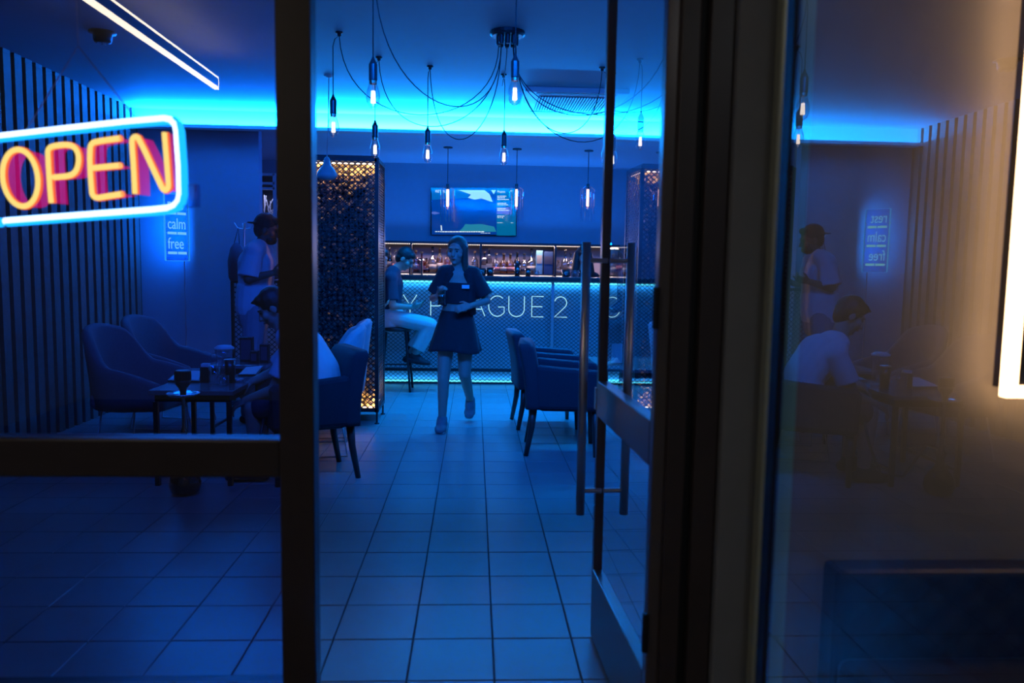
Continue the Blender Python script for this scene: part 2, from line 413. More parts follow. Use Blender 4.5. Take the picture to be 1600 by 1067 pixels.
# open door leaf, hinged on the right jamb, swung inwards ~92 degrees
DA = math.atan2(0.479-HX, 2.867-2.06)     # lateral drift of the leaf
DL = 0.815; dr = thing('glazed_entrance_door', 'open glazed entrance door with brushed steel pull bars', 'door', (HX, 2.06, 0), 0)
dm = Matrix.Translation((HX, 2.06, 0)) @ Matrix.Rotation(-DA, 4, 'Z')     # local +Y along the leaf
def dbox(x0, x1, y0, y1, z0, z1): return MB().box(x0, x1, y0, y1, z0, z1, dm)
th = 0.022
dbox(-th, th, 0.0, 0.042, 0.012, 2.52).build('hinge_stile', 'door_metal', dr, bevel=0.004)
dbox(-th*0.75, th*0.75, DL-0.032, DL, 0.012, 2.52).build('lock_stile', 'door_metal', dr, bevel=0.003)
dbox(-th, th, 0.042, DL-0.03, 0.863, 0.992).build('mid_rail', 'door_metal', dr, bevel=0.005)
dbox(-th, th, 0.042, DL-0.03, 0.012, 0.272).build('bottom_rail', 'door_metal', dr, bevel=0.005)
dbox(-th, th, 0.042, DL-0.03, 2.42, 2.52).build('top_rail', 'door_metal', dr, bevel=0.004)
def dquad(z0, z1):
    return MB().add([dm @ Vector((0, 0.042, z0)), dm @ Vector((0, DL-0.03, z0)), dm @ Vector((0, DL-0.03, z1)), dm @ Vector((0, 0.042, z1))], [(0, 1, 2, 3)])
dquad(0.992, 2.42).build('pane', 'door_glass', dr)
dquad(0.272, 0.863).build('pane', 'door_glass', dr)
lk = dbox(-th-0.003, -th+0.002, DL-0.026, DL-0.004, 0.885, 0.965).build('lock_plate', 'steel', dr)
for s, nm in ((-1, 'left'), (1, 'right')):
    yb = DL-0.075
    h = MB().tube([dm @ Vector((s*0.082, yb, 0.50)), dm @ Vector((s*0.082, yb, 1.50))], 0.0165, 16).build('pull_bar', 'steel', dr, smooth=False)
    for p in h.data.polygons: p.use_smooth = len(p.vertices) == 4
    for z in (0.59, 1.435):
        MB().tube([dm @ Vector((s*0.004, yb, z)), dm @ Vector((s*0.082, yb, z))], 0.009, 10).build('standoff', 'steel', h)
for z in (0.35, 1.25, 2.15):
    MB().tube([dm @ Vector((-0.028, -0.004, z)), dm @ Vector((-0.028, -0.004, z+0.11))], 0.009, 10).build('hinge', 'black_metal', dr)

# glass wind screen on the right, running back towards the street
ws = thing('glass_screen', 'glass wind screen mirroring the blue room beside the entrance', 'glass screen', (0.63, 1.2, 0))
MB().box(0.628, 0.641, 1.572, 1.612, -0.02, 2.93).build('gasket', 'rubber', ws)
MB().box(0.647, 0.683, 1.600, 1.615, -0.02, 2.93).build('edge_profile', 'green_edge', ws)
MB().add([(0.637, 0.1, 0.0), (0.632, 1.572, 0.0), (0.632, 1.572, 2.93), (0.637, 0.1, 2.93)], [(0, 1, 2, 3)]).build('pane', 'pane_glass', ws)
struct(MB().box(0.757, 0.800, 1.972, YF-0.035, 0, 2.55).build('trim_3', 'olive_profile', bevel=0.006), 'slim olive metal edge on the grey reveal', 'trim')

# lit frame on the plaster wall, and quilted bench below
fr = thing('light_box_frame', 'black board with glowing warm white frame on plaster wall', 'light box', (1.85, YF, 1.1))
x0, x1, z0, z1 = 1.400, 2.30, 1.085, 2.75
yf = YF-0.085
MB().box(x0+0.02, x1-0.02, YF-0.075, YF-0.001, z0+0.02, z1-0.02).build('board', 'black_metal', fr)
lf = MB()
for a in ((x0, x0+0.033, z0, z1), (x1-0.033, x1, z0, z1), (x0+0.033, x1-0.033, z0, z0+0.033), (x0+0.033, x1-0.033, z1-0.033, z1)):
    lf.box(a[0], a[1], yf, yf+0.03, a[2], a[3])
lf.build('led_border', 'led_frame', fr, bevel=0.003)

# ================================================================== BENCH
bn = thing('quilted_bench', 'black quilted leather bench below the glowing frame', 'bench', (1.6, 1.7, 0))
def quilt(u, v, W=1.6, H=0.36):
    a = (u*W+v*H)/0.11; b = (u*W-v*H)/0.11
    f = abs(math.sin(PI*a))*abs(math.sin(PI*b)); return 0.018*math.sqrt(f)
bx0, byf = 0.945, 1.90
def bfront(u, v): return Vector((bx0+0.03+u*1.6, byf-0.005-quilt(u, v), 0.285+v*0.345))
q = MB().surf(bfront, 90, 22); q.build('backrest_quilting', 'black_leather', bn, smooth=True)
MB().box(bx0, bx0+1.66, byf-0.002, byf+0.10, 0.06, 0.64).build('backrest', 'black_leather', bn, bevel=0.018)
MB().box(bx0, bx0+1.66, 1.45, byf-0.002, 0.30, 0.42).build('seat', 'black_leather', bn, bevel=0.03)
for xx in (bx0+0.08, bx0+1.55):
    MB().box(xx, xx+0.05, 1.50, 1.55, -0.02, 0.30).build('leg', 'black_metal', bn)
    MB().box(xx, xx+0.05, 1.85, 1.897, -0.02, 0.30).build('leg', 'black_metal', bn)

# ================================================================== BAR
BY = 9.27; BX0, BX1 = -1.75, 2.45
bar = thing('bar_counter', 'long bar counter with mesh front and glowing letters', 'bar counter', (0.35, BY, 0))
MB().box(BX0, BX1, BY-0.12, BY+0.55, 1.236, 1.292).build('counter_top', 'counter_top', bar, bevel=0.006)
pts = [BX0, PY(863, 500, BY).x, BX1]
MB().box(BX0, BX1, BY+0.07, BY+0.40, 0.02, 1.236).build('body', 'bar_panel', bar)
MB().box(BX0, BX1, BY+0.0, BY+0.07, 0.0, 0.02).build('plinth_edge', 'black_metal', bar)
MB().box(BX0, BX1, BY+0.0, BY+0.03, 0.15, 0.185).build('rail', 'black_metal', bar)
for k in range(2):
    a, b = pts[k]+0.012, pts[k+1]-0.012
    m_ = MB(); diamond(m_, (a, BY+0.012, 0.185), (1, 0, 0), (0, 0, 1), b-a, 1.236-0.185, 0.056, 0.046, t=0.0055)
    m_.build('mesh_panel', 'black_metal', bar)
    m_ = MB(); diamond(m_, (a, BY+0.012, 0.02), (1, 0, 0), (0, 0, 1), b-a, 0.13, 0.056, 0.046, t=0.0055)
    m_.build('plinth_mesh', 'black_metal', bar)
for x in pts: MB().box(x-0.016, x+0.016, BY, BY+0.035, 0.0, 1.236).build('post', 'steel' if x == pts[1] else 'black_metal', bar)
MB().box(BX0, BX1, BY+0.035, BY+0.055, 1.205, 1.222).build('led_line_top', 'led_blue_line', bar)
MB().box(BX0, BX1, BY+0.035, BY+0.055, 0.022, 0.034).build('led_line_bottom', 'led_blue_line', bar)
area('bar_front_top_led', (0.35, BY+0.045, 1.20), (0, 0, 0), 4.1, 0.02, 9.0, (0.01, 0.30, 1.0))
area('bar_front_bottom_led', (0.35, BY+0.045, 0.04), (PI, 0, 0), 4.1, 0.02, 5, (0.01, 0.30, 1.0))
# glowing letters: strokes on a unit box (w, 1)
GL = {
 'F': (0.55, [[(0, 0), (0, 1), (.55, 1)], [(0, .52), (.48, .52)]]),
 'O': (0.85, [arc((.425, .5), .425, 0, 360, 28, .5)]),
 'G': (0.78, [arc((.42, .5), .42, 50, 322, 20, .5)[:-1] + [(.76, .18), (.76, .46), (.46, .46)]]),
 'Y': (0.66, [[(0, 1), (.33, .48), (.66, 1)], [(.33, .48), (.33, 0)]]),
 'P': (0.60, [[(0, 0), (0, 1), (.34, 1)] + arc((.34, .735), .26, 90, -90, 10, .265) + [(.0, .47)]]),
 'R': (0.62, [[(0, 0), (0, 1), (.34, 1)] + arc((.34, .735), .26, 90, -90, 10, .265) + [(.0, .47)], [(.32, .47), (.62, 0)]]),
 'A': (0.80, [[(0, 0), (.4, 1), (.8, 0)], [(.14, .34), (.66, .34)]]),
 'U': (0.76, [[(0, 1), (0, .36)] + arc((.38, .36), .38, 180, 360, 14, .36) + [(.76, 1)]]),
 'E': (0.58, [[(.58, 1), (0, 1), (0, 0), (.58, 0)], [(0, .5), (.52, .5)]]),
 '2': (0.64, [arc((.31, .70), .30, 165, -35, 14, .30) + [(.02, 0), (.64, 0)]]),
}
LH = 0.243; LZ = 0.816; lets = []
for ch, px in (('F', 507), ('O', 529), ('G', 562), ('G', 596), ('Y', 630), ('P', 673), ('R', 706), ('A', 732), ('G', 763.5), ('U', 795), ('E', 831), ('2', 866)):
    xx = PY(px, 480, BY-0.01).x; wd, strokes = GL[ch]
    mb = MB()
    for st in strokes:
        mb.tube([(xx+p[0]*LH, BY-0.006, LZ+p[1]*LH) for p in st], 0.0048, 8)
    mb.build('letter', 'led_letters', bar, smooth=True)

# back shelf with bottles: niche unit hung on the wall
NZ0, NZ1, NY0, NY1 = 1.245, 1.705, 10.86, YW-0.01
ns = thing('back_bar_shelf', 'lit back bar shelf unit full of bottles', 'shelf', (0.4, 11.0, 1.2))
NX0, NX1 = -1.75, 2.26
MB().box(NX0, NX1, NY1-0.02, NY1, NZ0-0.1, NZ1+0.03).build('back_panel', 'niche_panel', ns)
MB().box(NX0, NX1, NY0, NY1-0.02, NZ1, NZ1+0.03).build('top_board', 'shelf_black', ns)
MB().box(NX0, NX1, NY0, NY1-0.02, NZ0+0.048, NZ0+0.062).build('bottle_step', 'shelf_black', ns)
MB().box(NX0, NX1, NY0-0.06, NY1-0.02, 0.92, 0.96).build('work_top', 'counter_top', ns)
MB().box(NX0, NX1, NY0, NY1-0.02, 0.0, 0.92).build('base_cabinet', 'shelf_black', ns)
divs = [-1.75, PY(642, 400, NY0).x, PY(751, 400, NY0).x, PY(868, 400, NY0).x, 2.26]
for x in divs: MB().box(x-0.013, x+0.013, NY0, NY1-0.02, NZ0, NZ1).build('divider', 'shelf_black', ns)
dots = MB(); x = NX0+0.03
while x < NX1-0.02: dots.box(x, x+0.012, NY0+0.008, NY0+0.018, NZ1-0.014, NZ1-0.001); x += 0.024
dots.build('led_dots', 'led_warm_dots', ns)
MB().box(NX0, NX1, NY1-0.05, NY1-0.03, NZ0+0.002, NZ0+0.04).build('glow_strip', 'shelf_glow', ns)
MB().box(NX0, NX1, NY0+0.02, NY1-0.02, NZ0-0.02, NZ0).build('lower_board', 'shelf_black', ns)
for k in range(4):
    a, b = divs[k]+0.02, divs[k+1]-0.02
    area('shelf_led', ((a+b)/2, NY0+0.05, NZ1-0.02), (math.radians(-25), 0, 0), b-a, 0.02, 7.5*(b-a), (1.0, 0.70, 0.66))

def bottle(name, prof, x, y, z, gmat, lmat, lab, capm='black_metal', sc_=1.0, square=False):
    r, h, nr, sh = prof          # body radius, height, neck radius, shoulder height
    t = thing(name, lab, 'bottle', (x, y, z), 0, 'bottles on the back bar shelf')
    n = 4 if square else 16
    mt = Matrix.Rotation(PI/4, 3, 'Z') if square else None
    k = 1.3 if square else 1.0
    MB().lathe([(r*k*0.92, 0), (r*k, 0.008), (r*k, sh), (r*k*0.8, sh+0.02), (nr*1.15, sh+0.055), (nr, sh+0.07), (nr, h-0.03), (nr*1.15, h-0.028), (nr*1.15, h-0.02), (nr, h-0.02)], (x, y, z), n, mt).build('glass_body', gmat, t, smooth=not square)
    MB().lathe([(nr*1.2, h-0.022), (nr*1.25, h-0.002), (nr*0.9, h)], (x, y, z), 12).build('cap', capm, t)
    if lmat:
        MB().lathe([(r*k*1.02, sh*0.28), (r*k*1.02, sh*0.66)], (x, y, z), n, mt).build('label_band', lmat, t, smooth=not square)
    return t
BZ = NZ0+0.062; BYY = 11.0
desc = {
 'tall': ((0.038, 0.33, 0.013, 0.19)), 'mid': ((0.042, 0.29, 0.014, 0.16)), 'fat': ((0.052, 0.27, 0.016, 0.13)),
 'small': ((0.040, 0.19, 0.014, 0.09)), 'wide': ((0.058, 0.34, 0.016, 0.16)), 'slim': ((0.030, 0.33, 0.012, 0.20)),
}
bl = [
 (603, 'mid', 'bottle_clear', 'label_cream', 'clear bottle at the column end of the lit shelf', 0),
 (609, 'slim', 'dark_glass', 'label_dark', 'slim dark bottle left of the seated man', 0),
 (618, 'mid', 'bottle_clear', 'label_rose', 'pale bottle just left of the seated man\'s hair', 0),
 (650, 'mid', 'rose_glass', 'label_cream', 'rose bottle right of the seated man\'s forehead', 0),
 (659, 'fat', 'rose_glass', 'label_rose', 'square rose pink bottle next to the tall cream labelled one', 1),
 (666.5, 'small', 'amber_glass', 'label_dark', 'short dark bottle beside the square rose bottle', 0),
 (676, 'wide', 'bottle_clear', 'label_cream', 'clear bottle with pale label left of waitress', 0),
 (687, 'tall', 'amber_glass', 'label_cream', 'amber bottle with dark cap beside waitress', 0),
 (699, 'mid', 'rose_glass', 'label_dark', 'dark rose bottle at waitress\'s cheek', 0),
 (742, 'mid', 'bottle_clear', 'label_dark', 'clear bottle right behind the waitress\'s hair', 0),
 (757, 'mid', 'bottle_clear', 'label_cream', 'first bottle right of the shelf divider by the waitress', 1),
 (764, 'tall', 'bottle_clear', 'label_cream', 'taller bottle with black spout second from the divider', 1),
 (775, 'fat', 'bottle_clear', 'label_rose', 'broad bottle with round shoulders and rosy label', 0),
 (787, 'fat', 'amber_glass', 'label_cream', 'broad amber bottle with cream label and round cap', 0),
 (797, 'fat', 'amber_glass', 'label_rose', 'broad amber bottle with rosy label', 0),
 (808, 'mid', 'dark_glass', 'label_dark', 'dark glass bottle with pale neck', 0),
 (819, 'fat', 'bottle_clear', 'label_dark', 'clear round bottle with dark collar label', 0),
 (830.5, 'wide', 'bottle_clear', 'label_cream', 'tall wide clear bottle left of the gift boxes', 0),
 (872, 'small', 'bottle_clear', 'label_cream', 'short clear bottle right of the navy gift box', 0),
 (882.5, 'wide', 'bottle_clear', None, 'tall clear unlabelled bottle beside the bartender', 0),
 (892, 'mid', 'bottle_clear', 'label_cream', 'clear bottle at the bartender\'s shoulder', 0),
 (957, 'mid', 'bottle_clear', 'label_cream', 'clear bottle seen through the door glass, nearest the door edge', 0),
 (967, 'tall', 'bottle_clear', 'label_rose', 'tall bottle seen through the door glass behind the pull bar', 0),
 (977, 'mid', 'amber_glass', 'label_cream', 'amber bottle seen through the door glass', 0),
 (987, 'fat', 'bottle_clear', 'label_dark', 'dark labelled bottle seen last through the door glass', 0),
]
for px, kd, gm, lm, lab, sq in bl:
    bottle('bottle', tuple(v*f for v, f in zip(desc[kd], (1.12, 1.06, 1.1, 1.08))), PY(px, 420, BYY).x, BYY+random.uniform(-0.03, 0.03), BZ, gm, lm, lab, random.choice(['black_metal', 'brass', 'black_metal']), 1, bool(sq))
def gift_box(px0, px1, h, m, lab, cap):
    a, b = PY(px0, 420, 11.0).x, PY(px1, 420, 11.0).x
    t = thing('gift_box', lab, 'box', ((a+b)/2, 11.0, BZ), 0, 'gift boxes on the back bar shelf')
    MB().box(a, b, 10.95, 11.06, BZ, BZ+h).build('carton', m, t, bevel=0.003)
    MB().box(a+0.01, b-0.01, 10.946, 10.95, BZ+h*0.45, BZ+h*0.8).build('printed_panel', cap, t)
gift_box(837, 847, 0.33, 'box_teal', 'pale blue gift box left of the bigger navy box', 'label_cream')
gift_box(849, 863.5, 0.315, 'box_navy', 'large navy gift box on the back bar shelf', 'label_dark')

# things on the counter
def tumbler(name, lab, p, r, h, m, cat='glass', group=None):
    t = thing(name, lab, cat, p, 0, group)
    MB().lathe([(r*0.85, 0), (r*0.88, 0.006), (r, h), (r*0.94, h), (r*0.80, 0.012), (0.0, 0.010)], p, 18).build('glass_wall', m, t, smooth=True)
    return t
CT = 1.292
p = PY(650, 425, 9.35); p.z = CT
t = thing('napkin_holder', 'glass straw holder in dark frame on the bar before seated man', 'holder', p)
MB().lathe([(0.055, 0.0), (0.055, 0.17), (0.05, 0.17), (0.05, 0.01), (0, 0.01)], p, 16).build('glass_jar', 'clear_glass', t, smooth=True)
h_ = MB()
for sx in (-0.07, 0.07): h_.box(p.x+sx-0.008, p.x+sx+0.008, p.y-0.06, p.y+0.06, CT, CT+0.185)
h_.box(p.x-0.078, p.x+0.078, p.y-0.06, p.y+0.06, CT+0.18, CT+0.192); h_.build('frame', 'black_metal', t)
for i, (px, hh, rr, mm, lab) in enumerate((
    (752, 0.09, 0.06, 'dark_glass', 'low dark bowl on the bar right of waitress'),
    (766, 0.10, 0.045, 'dark_glass', 'dark tumbler on the bar right of the low bowl'),
    (808, 0.15, 0.035, 'dark_glass', 'tall dark jar on the bar under the gift boxes'),
    (825, 0.10, 0.035, 'dark_glass', 'short dark jar on the bar right of the tall one'),
    (838, 0.07, 0.035, 'clear_glass', 'small clear glass on the bar by the short dark jar'),
    (884, 0.09, 0.05, 'dark_glass', 'dark glass on the bar before the bartender'),
    (898, 0.085, 0.055, 'clear_glass', 'clear glass on the bar beside the pull bar'))):
    p = PY(px, 428, 9.4); p.z = CT; tumbler('bar_glass', lab, p, rr, hh, mm, 'glass', 'glasses on the bar')

# TV
tv = thing('television', 'wall television showing blue video and playlist above the bar', 'television', (0, YW-0.05, 1.85))
a = PY(673, 293, YW-0.06); b = PY(807, 368.5, YW-0.06); Yt = YW-0.06
MB().box(a.x, b.x, Yt, YW, b.z, a.z).build('casing', 'tv_black', tv, bevel=0.004)
def flat(poly, z=0.002): return MB().add([PY(px, py, Yt-z) for px, py in poly], [tuple(range(len(poly)))])
emit('screen_base', (0.0, 0.042, 0.31), 1.0, False); emit('screen_mid', (0.0, 0.16, 0.60), 0.75, False); emit('screen_side', (0.0, 0.17, 0.42), 0.8, False)
emit('screen_light', (0.35, 0.85, 0.95), 0.9, False); emit('screen_white', (0.75, 0.95, 1.0), 1.0, False); emit('screen_teal', (0.02, 0.28, 0.45), 0.8, False); emit('screen_violet', (0.10, 0.18, 0.70), 0.8, False)
flat([(674.5, 294), (776, 294), (776, 366.5), (674.5, 366.5)], 0.001).build('picture', 'screen_base', tv)
flat([(674.5, 296), (734, 296), (732, 309), (674.5, 312)], 0.002).build('picture_sky', 'screen_mid', tv)
flat([(716, 297), (757, 297), (765, 303), (770, 315.5), (764, 314), (752, 310), (742, 312), (731, 309), (736, 304)], 0.003).build('picture_canopy', 'screen_light', tv)
flat([(767, 297), (775, 297), (771.5, 303.5)], 0.003).build('picture_corner', 'screen_light', tv)
flat([(723, 356), (727, 350), (736, 350.5), (752, 350), (772, 354), (775.5, 362), (716, 362)], 0.003).build('picture_ground', 'screen_teal', tv)
flat([(674.5, 331), (680, 330.5), (688, 333), (680, 335), (674.5, 334)], 0.003).build('picture_streak', 'screen_violet', tv)
flat([(688.5, 352), (690, 352), (691, 360), (689, 360)], 0.004).build('picture_figure', 'screen_white', tv)
flat([(776, 294.5), (806, 294.5), (806, 368), (776, 368)], 0.002).build('sidebar', 'screen_side', tv)
flat([(776, 323.5), (800, 324), (800, 335), (776, 334.5)], 0.003).build('sidebar_row', 'screen_violet', tv)
def scr_text(txt, px, py, hpx, nm='screen_text', m='screen_white'):
    p0 = PY(px, py, Yt-0.006); size = hpx/F_PX*Yt*1.38
    mt = Matrix.Translation(p0) @ Matrix.Rotation(PI/2, 4, 'X')
    vs, fs = text_mesh(txt, size, mt); MB().add(vs, fs).build(nm, m, tv)
scr_text('RET RX', 680, 300.7, 4.2); scr_text('Playlist', 777, 300.8, 3.2)
tl = MB()
for (xa, xb, yy, hh) in ((777, 791, 306.5, 1.2), (777, 789, 309, 1.1), (777, 795, 311.6, 1.2), (777, 791, 317.6, 1.2), (777, 794, 320, 1.1), (777, 791, 326, 1.2), (777, 796, 328.6, 1.1), (777, 788, 337.6, 1.2), (777, 786, 340, .8), (797, 801, 298.3, 1.1), (777, 786, 348, .7), (798, 802, 348, .7), (680, 687, 361.8, 1.2), (688, 757, 362, 1.6), (751, 766, 364.2, .6)):
    x = xa
    while x < xb:
        wd = random.choice((2.0, 3.2, 4.4, 2.6)); e = min(x+wd, xb)
        tl.add([PY(x, yy-hh/2, Yt-0.006), PY(e, yy-hh/2, Yt-0.006), PY(e, yy+hh/2, Yt-0.006), PY(x, yy+hh/2, Yt-0.006)], [(0, 1, 2, 3)]); x = e+0.8
tl.build('text_lines', 'screen_white', tv)
MB().add([PY(674, 293.5, Yt-0.012), PY(806.5, 293.5, Yt-0.012), PY(806.5, 368.3, Yt-0.012), PY(674, 368.3, Yt-0.012)], [(0, 1, 2, 3)]).build('cover_glass', 'tv_glass', tv)

# ================================================================== STONE COLUMN (mesh cage)
KX1, KY0, KY1 = -0.849, 6.87, 7.32; KX0 = -1.58; KZ0, KZ1 = 0.125, 2.30
co = thing('stone_cage_column', 'tall mesh cage column filled with stones and amber light', 'column', ((KX0+KX1)/2, 7.1, 0))
ps = 0.016
for (x, y) in ((KX0, KY0), (KX1, KY0), (KX0, KY1), (KX1, KY1)):
    MB().box(x-ps, x+ps, y-ps, y+ps, KZ0-0.02, KZ1+0.02).build('post', 'black_metal', co)
    MB().lathe([(0.022, 0.0), (0.022, 0.008), (0.009, 0.012), (0.009, KZ0)], (x, y, 0), 10).build('foot', 'black_metal', co)
for z in (KZ0, KZ1):
    MB().box(KX0, KX1, KY0-ps, KY0+ps, z-ps, z+ps).build('rail', 'black_metal', co)
    MB().box(KX1-ps, KX1+ps, KY0, KY1, z-ps, z+ps).build('rail', 'black_metal', co)
    MB().box(KX0-ps, KX0+ps, KY0, KY1, z-ps, z+ps).build('rail', 'black_metal', co)
    MB().box(KX0, KX1, KY1-ps, KY1+ps, z-ps, z+ps).build('rail', 'black_metal', co)
MB().box(KX0, KX1, KY0, KY1, KZ1+0.02, KZ1+0.035).build('lid', 'black_metal', co)
MB().box(KX0, KX1, KY0, KY1, KZ0-0.02, KZ0-0.005).build('base_plate', 'black_metal', co)
m_ = MB(); diamond(m_, (KX0, KY0-0.006, KZ0), (1, 0, 0), (0, 0, 1), KX1-KX0, KZ1-KZ0, 0.052, 0.046, t=0.0085); m_.build('mesh_panel', 'black_metal', co)
m_ = MB(); diamond(m_, (KX1+0.006, KY0, KZ0), (0, 1, 0), (0, 0, 1), KY1-KY0, KZ1-KZ0, 0.052, 0.046, t=0.0085); m_.build('mesh_panel', 'black_metal', co)
MB().box(KX0+0.10, KX1-0.10, KY0+0.10, KY1-0.04, KZ0, KZ1-0.02).build('core', 'stone_core', co)
# stones: one joined fill, a jittered layer behind each mesh face
ico = bmesh.new(); bmesh.ops.create_icosphere(ico, subdivisions=1, radius=1.0)
iv = [v.co.copy() for v in ico.verts]; iff = [tuple(v.index for v in f.verts) for f in ico.faces]; ico.free()
st = MB(); rs = random.Random(3)
def stone(c, r):
    rot = Euler((rs.uniform(0, 6), rs.uniform(0, 6), rs.uniform(0, 6))).to_matrix()
    sc3 = Vector((r*rs.uniform(.75, 1.25), r*rs.uniform(.6, 1.0), r*rs.uniform(.55, 1.0)))
    st.add([c + rot @ Vector((v.x*sc3.x, v.y*sc3.y, v.z*sc3.z))*rs.uniform(.82, 1.15) for v in iv], iff)
zz = KZ0+0.03
while zz < KZ1-0.03:
    xx = KX0+0.03
    while xx < KX1-0.05:
        # stones set farther back near top and bottom so the strip light spreads
        e = min(zz-KZ0, KZ1-zz); back = 0.075 if e > 0.12 else 0.105
        stone(Vector((xx+rs.uniform(-.012, .012), KY0+back+rs.uniform(-.02, .025), zz+rs.uniform(-.01, .01))), rs.uniform(.024, .040)); xx += 0.047
    yy = KY0+0.06
    while yy < KY1-0.03:
        stone(Vector((KX1-0.075+rs.uniform(-.02, .02), yy+rs.uniform(-.012, .012), zz+rs.uniform(-.01, .01))), rs.uniform(.024, .040)); yy += 0.047
    zz += 0.043
o = st.build('stone_fill', 'stone', co); o['kind'] = 'stuff'
emit('led_cage', (1.0, 0.80, 0.62), 3.0)
for z, s in ((KZ1-0.03, -1), (KZ0+0.02, 1)):
    MB().box(KX0+0.03, KX1-0.03, KY0+0.018, KY0+0.026, z-0.005, z+0.005).box(KX1-0.03, KX1-0.022, KY0+0.03, KY1-0.03, z-0.005, z+0.005).build('led_strip', 'led_cage', co)
    r_ = (0, 0, 0) if s < 0 else (PI, 0, 0)
    tilt = math.radians(48)
    area('cage_led', ((KX0+KX1)/2, KY0+0.024, z+s*0.008), ((tilt if s < 0 else PI-tilt), 0, 0), KX1-KX0-0.08, 0.015, 5.0, (1.0, 0.50, 0.12))
    area('cage_led_side', (KX1-0.026, (KY0+KY1)/2, z+s*0.008), ((0 if s < 0 else PI), (tilt if s < 0 else -tilt), PI*0), 0.015, KY1-KY0-0.08, 2.2, (1.0, 0.50, 0.12))

# ================================================================== PENDANT BULBS
def bulb_lamp(label, P, top, ceil_pt, swag=None, ceil_hook=True, group='bare bulbs of the spider chandelier', s=1.0):
    """P: centre of bulb bottom; P.z lowest point; vertical cord up to ceil_pt"""
    t = thing('pendant_bulb', label, 'pendant lamp', (P.x, P.y, P.z), 0, group)
    L = 0.158*s; R_ = 0.038*s
    pr = [(0.0, 0), (0.012*s, 0.003), (0.024*s, 0.014), (0.034*s, 0.034), (R_, 0.058), (0.034*s, 0.088), (0.024*s, 0.118), (0.017*s, 0.140), (0.0145*s, L)]
    MB().lathe(pr, P, 18).build('glass_bulb', 'bulb_glass', t, smooth=True)
    c = P + Vector((0, 0, 0.03))
    fil = MB()
    for k in range(5):
        a = 2*PI*k/5; fil.tube([c+Vector((math.cos(a)*0.010, math.sin(a)*0.010, 0)), c+Vector((math.cos(a)*0.007, math.sin(a)*0.007, 0.062))], 0.0036*s, 6)
    fil.build('filament', 'filament', t)
    MB().tube([P+Vector((0, 0, 0.09)), P+Vector((0, 0, L))], 0.006, 8).build('stem', 'clear_glass', t)
    zb = P.z+L-0.012
    MB().lathe([(0.021*s, 0), (0.0225*s, 0.004), (0.0225*s, 0.085), (0.016*s, 0.098), (0.009*s, 0.112), (0.004, 0.128)], (P.x, P.y, zb), 16).build('socket', 'ceramic_black', t, smooth=False)
    MB().lathe([(0.0205*s, -0.016), (0.0205*s, 0.001)], (P.x, P.y, zb), 14).build('screw_cap', 'copper', t)
    path = [Vector((P.x, P.y, zb+0.12))]
    hk = ceil_pt
    path += [Vector((P.x, P.y, hk.z-0.09)), Vector((P.x+(hk.x-P.x)*0.3, P.y+(hk.y-P.y)*0.3, hk.z-0.045)), hk+Vector((0, 0, -0.022))]
    if swag:
        end, low = swag     # canopy outlet and lowest mid control
        A = hk+Vector((0, 0, -0.022))
        for k in range(1, 25):
            u = k/24; path.append(A*(1-u)**3 + (A+Vector((0.03*(1 if end.x > A.x else -1), 0, 0))*1.0+Vector((0, 0, low*1.15)))*3*u*(1-u)**2*1.0 + (end+Vector((0, 0, low)))*3*u*u*(1-u) + end*u**3)
    MB().tube(path, 0.0032, 6).build('cord', 'cord', t, smooth=True)
    if ceil_hook:
        MB().lathe([(0.006, -0.028), (0.012, -0.024), (0.012, -0.012), (0.024, -0.008), (0.024, 0.0)], hk, 12).build('ceiling_hook', 'black_metal', t)
    return t
CAN = PZ(793, 50, CEIL)
cn = thing('chandelier_canopy', 'round dark ceiling canopy where the bulb cords meet', 'canopy', CAN)
MB().lathe([(0.112, 0.0), (0.112, -0.018), (0.098, -0.030), (0.0, -0.030)][::-1], CAN, 28).build('plate', 'black_metal', cn)
outl = []
for k in range(8):
    a = 2*PI*k/8; q = CAN+Vector((0.055*math.cos(a), 0.055*math.sin(a), -0.03)); outl.append(q+Vector((0, 0, -0.055)))
    MB().lathe([(0.013, -0.055), (0.016, -0.045), (0.016, 0.0)], q, 10).build('cord_grip', 'black_metal', cn)
def bulb_at(px, pyb, Y): return PY(px, pyb, Y)
hooks = {2: (530, 50), 3: (592, 89), 4: (672, 103), 6: (787, 116), 7: (941, 105)}
def mk(k, px, pyb, label, out, low):
    hk = PZ(*hooks[k], CEIL); P = PY(px, pyb, hk.y)
    bulb_lamp(label, P, None, hk, (outl[out], low))
mk(2, 521, 214, 'bare bulb hanging nearest the door leaf frame, left of all', 4, -0.58)
mk(3, 586, 247, 'lower bulb hanging under the big near bulb', 3, -0.60)
mk(4, 668, 254, 'bare bulb hanging alone left of the television', 3, -0.68)
mk(6, 787, 258, 'low bulb hanging over the right end of the television', 2, -0.15)
mk(7, 946, 258, 'bulb hanging at the free edge of the open door', 0, -0.62)
for px, pyb, lab, hx, out, low in ((583, 170, 'big near bulb hanging left of centre on a long cord', 603, 5, -0.62), (804, 165, 'big near bulb hanging before the canopy plate', 815, 7, 0)):
    P = PY(px, pyb, 4.32); hk = Vector((P.x+0.015, 4.30, CEIL))
    bulb_lamp(lab, P, None, hk, (outl[out], low) if low else None)
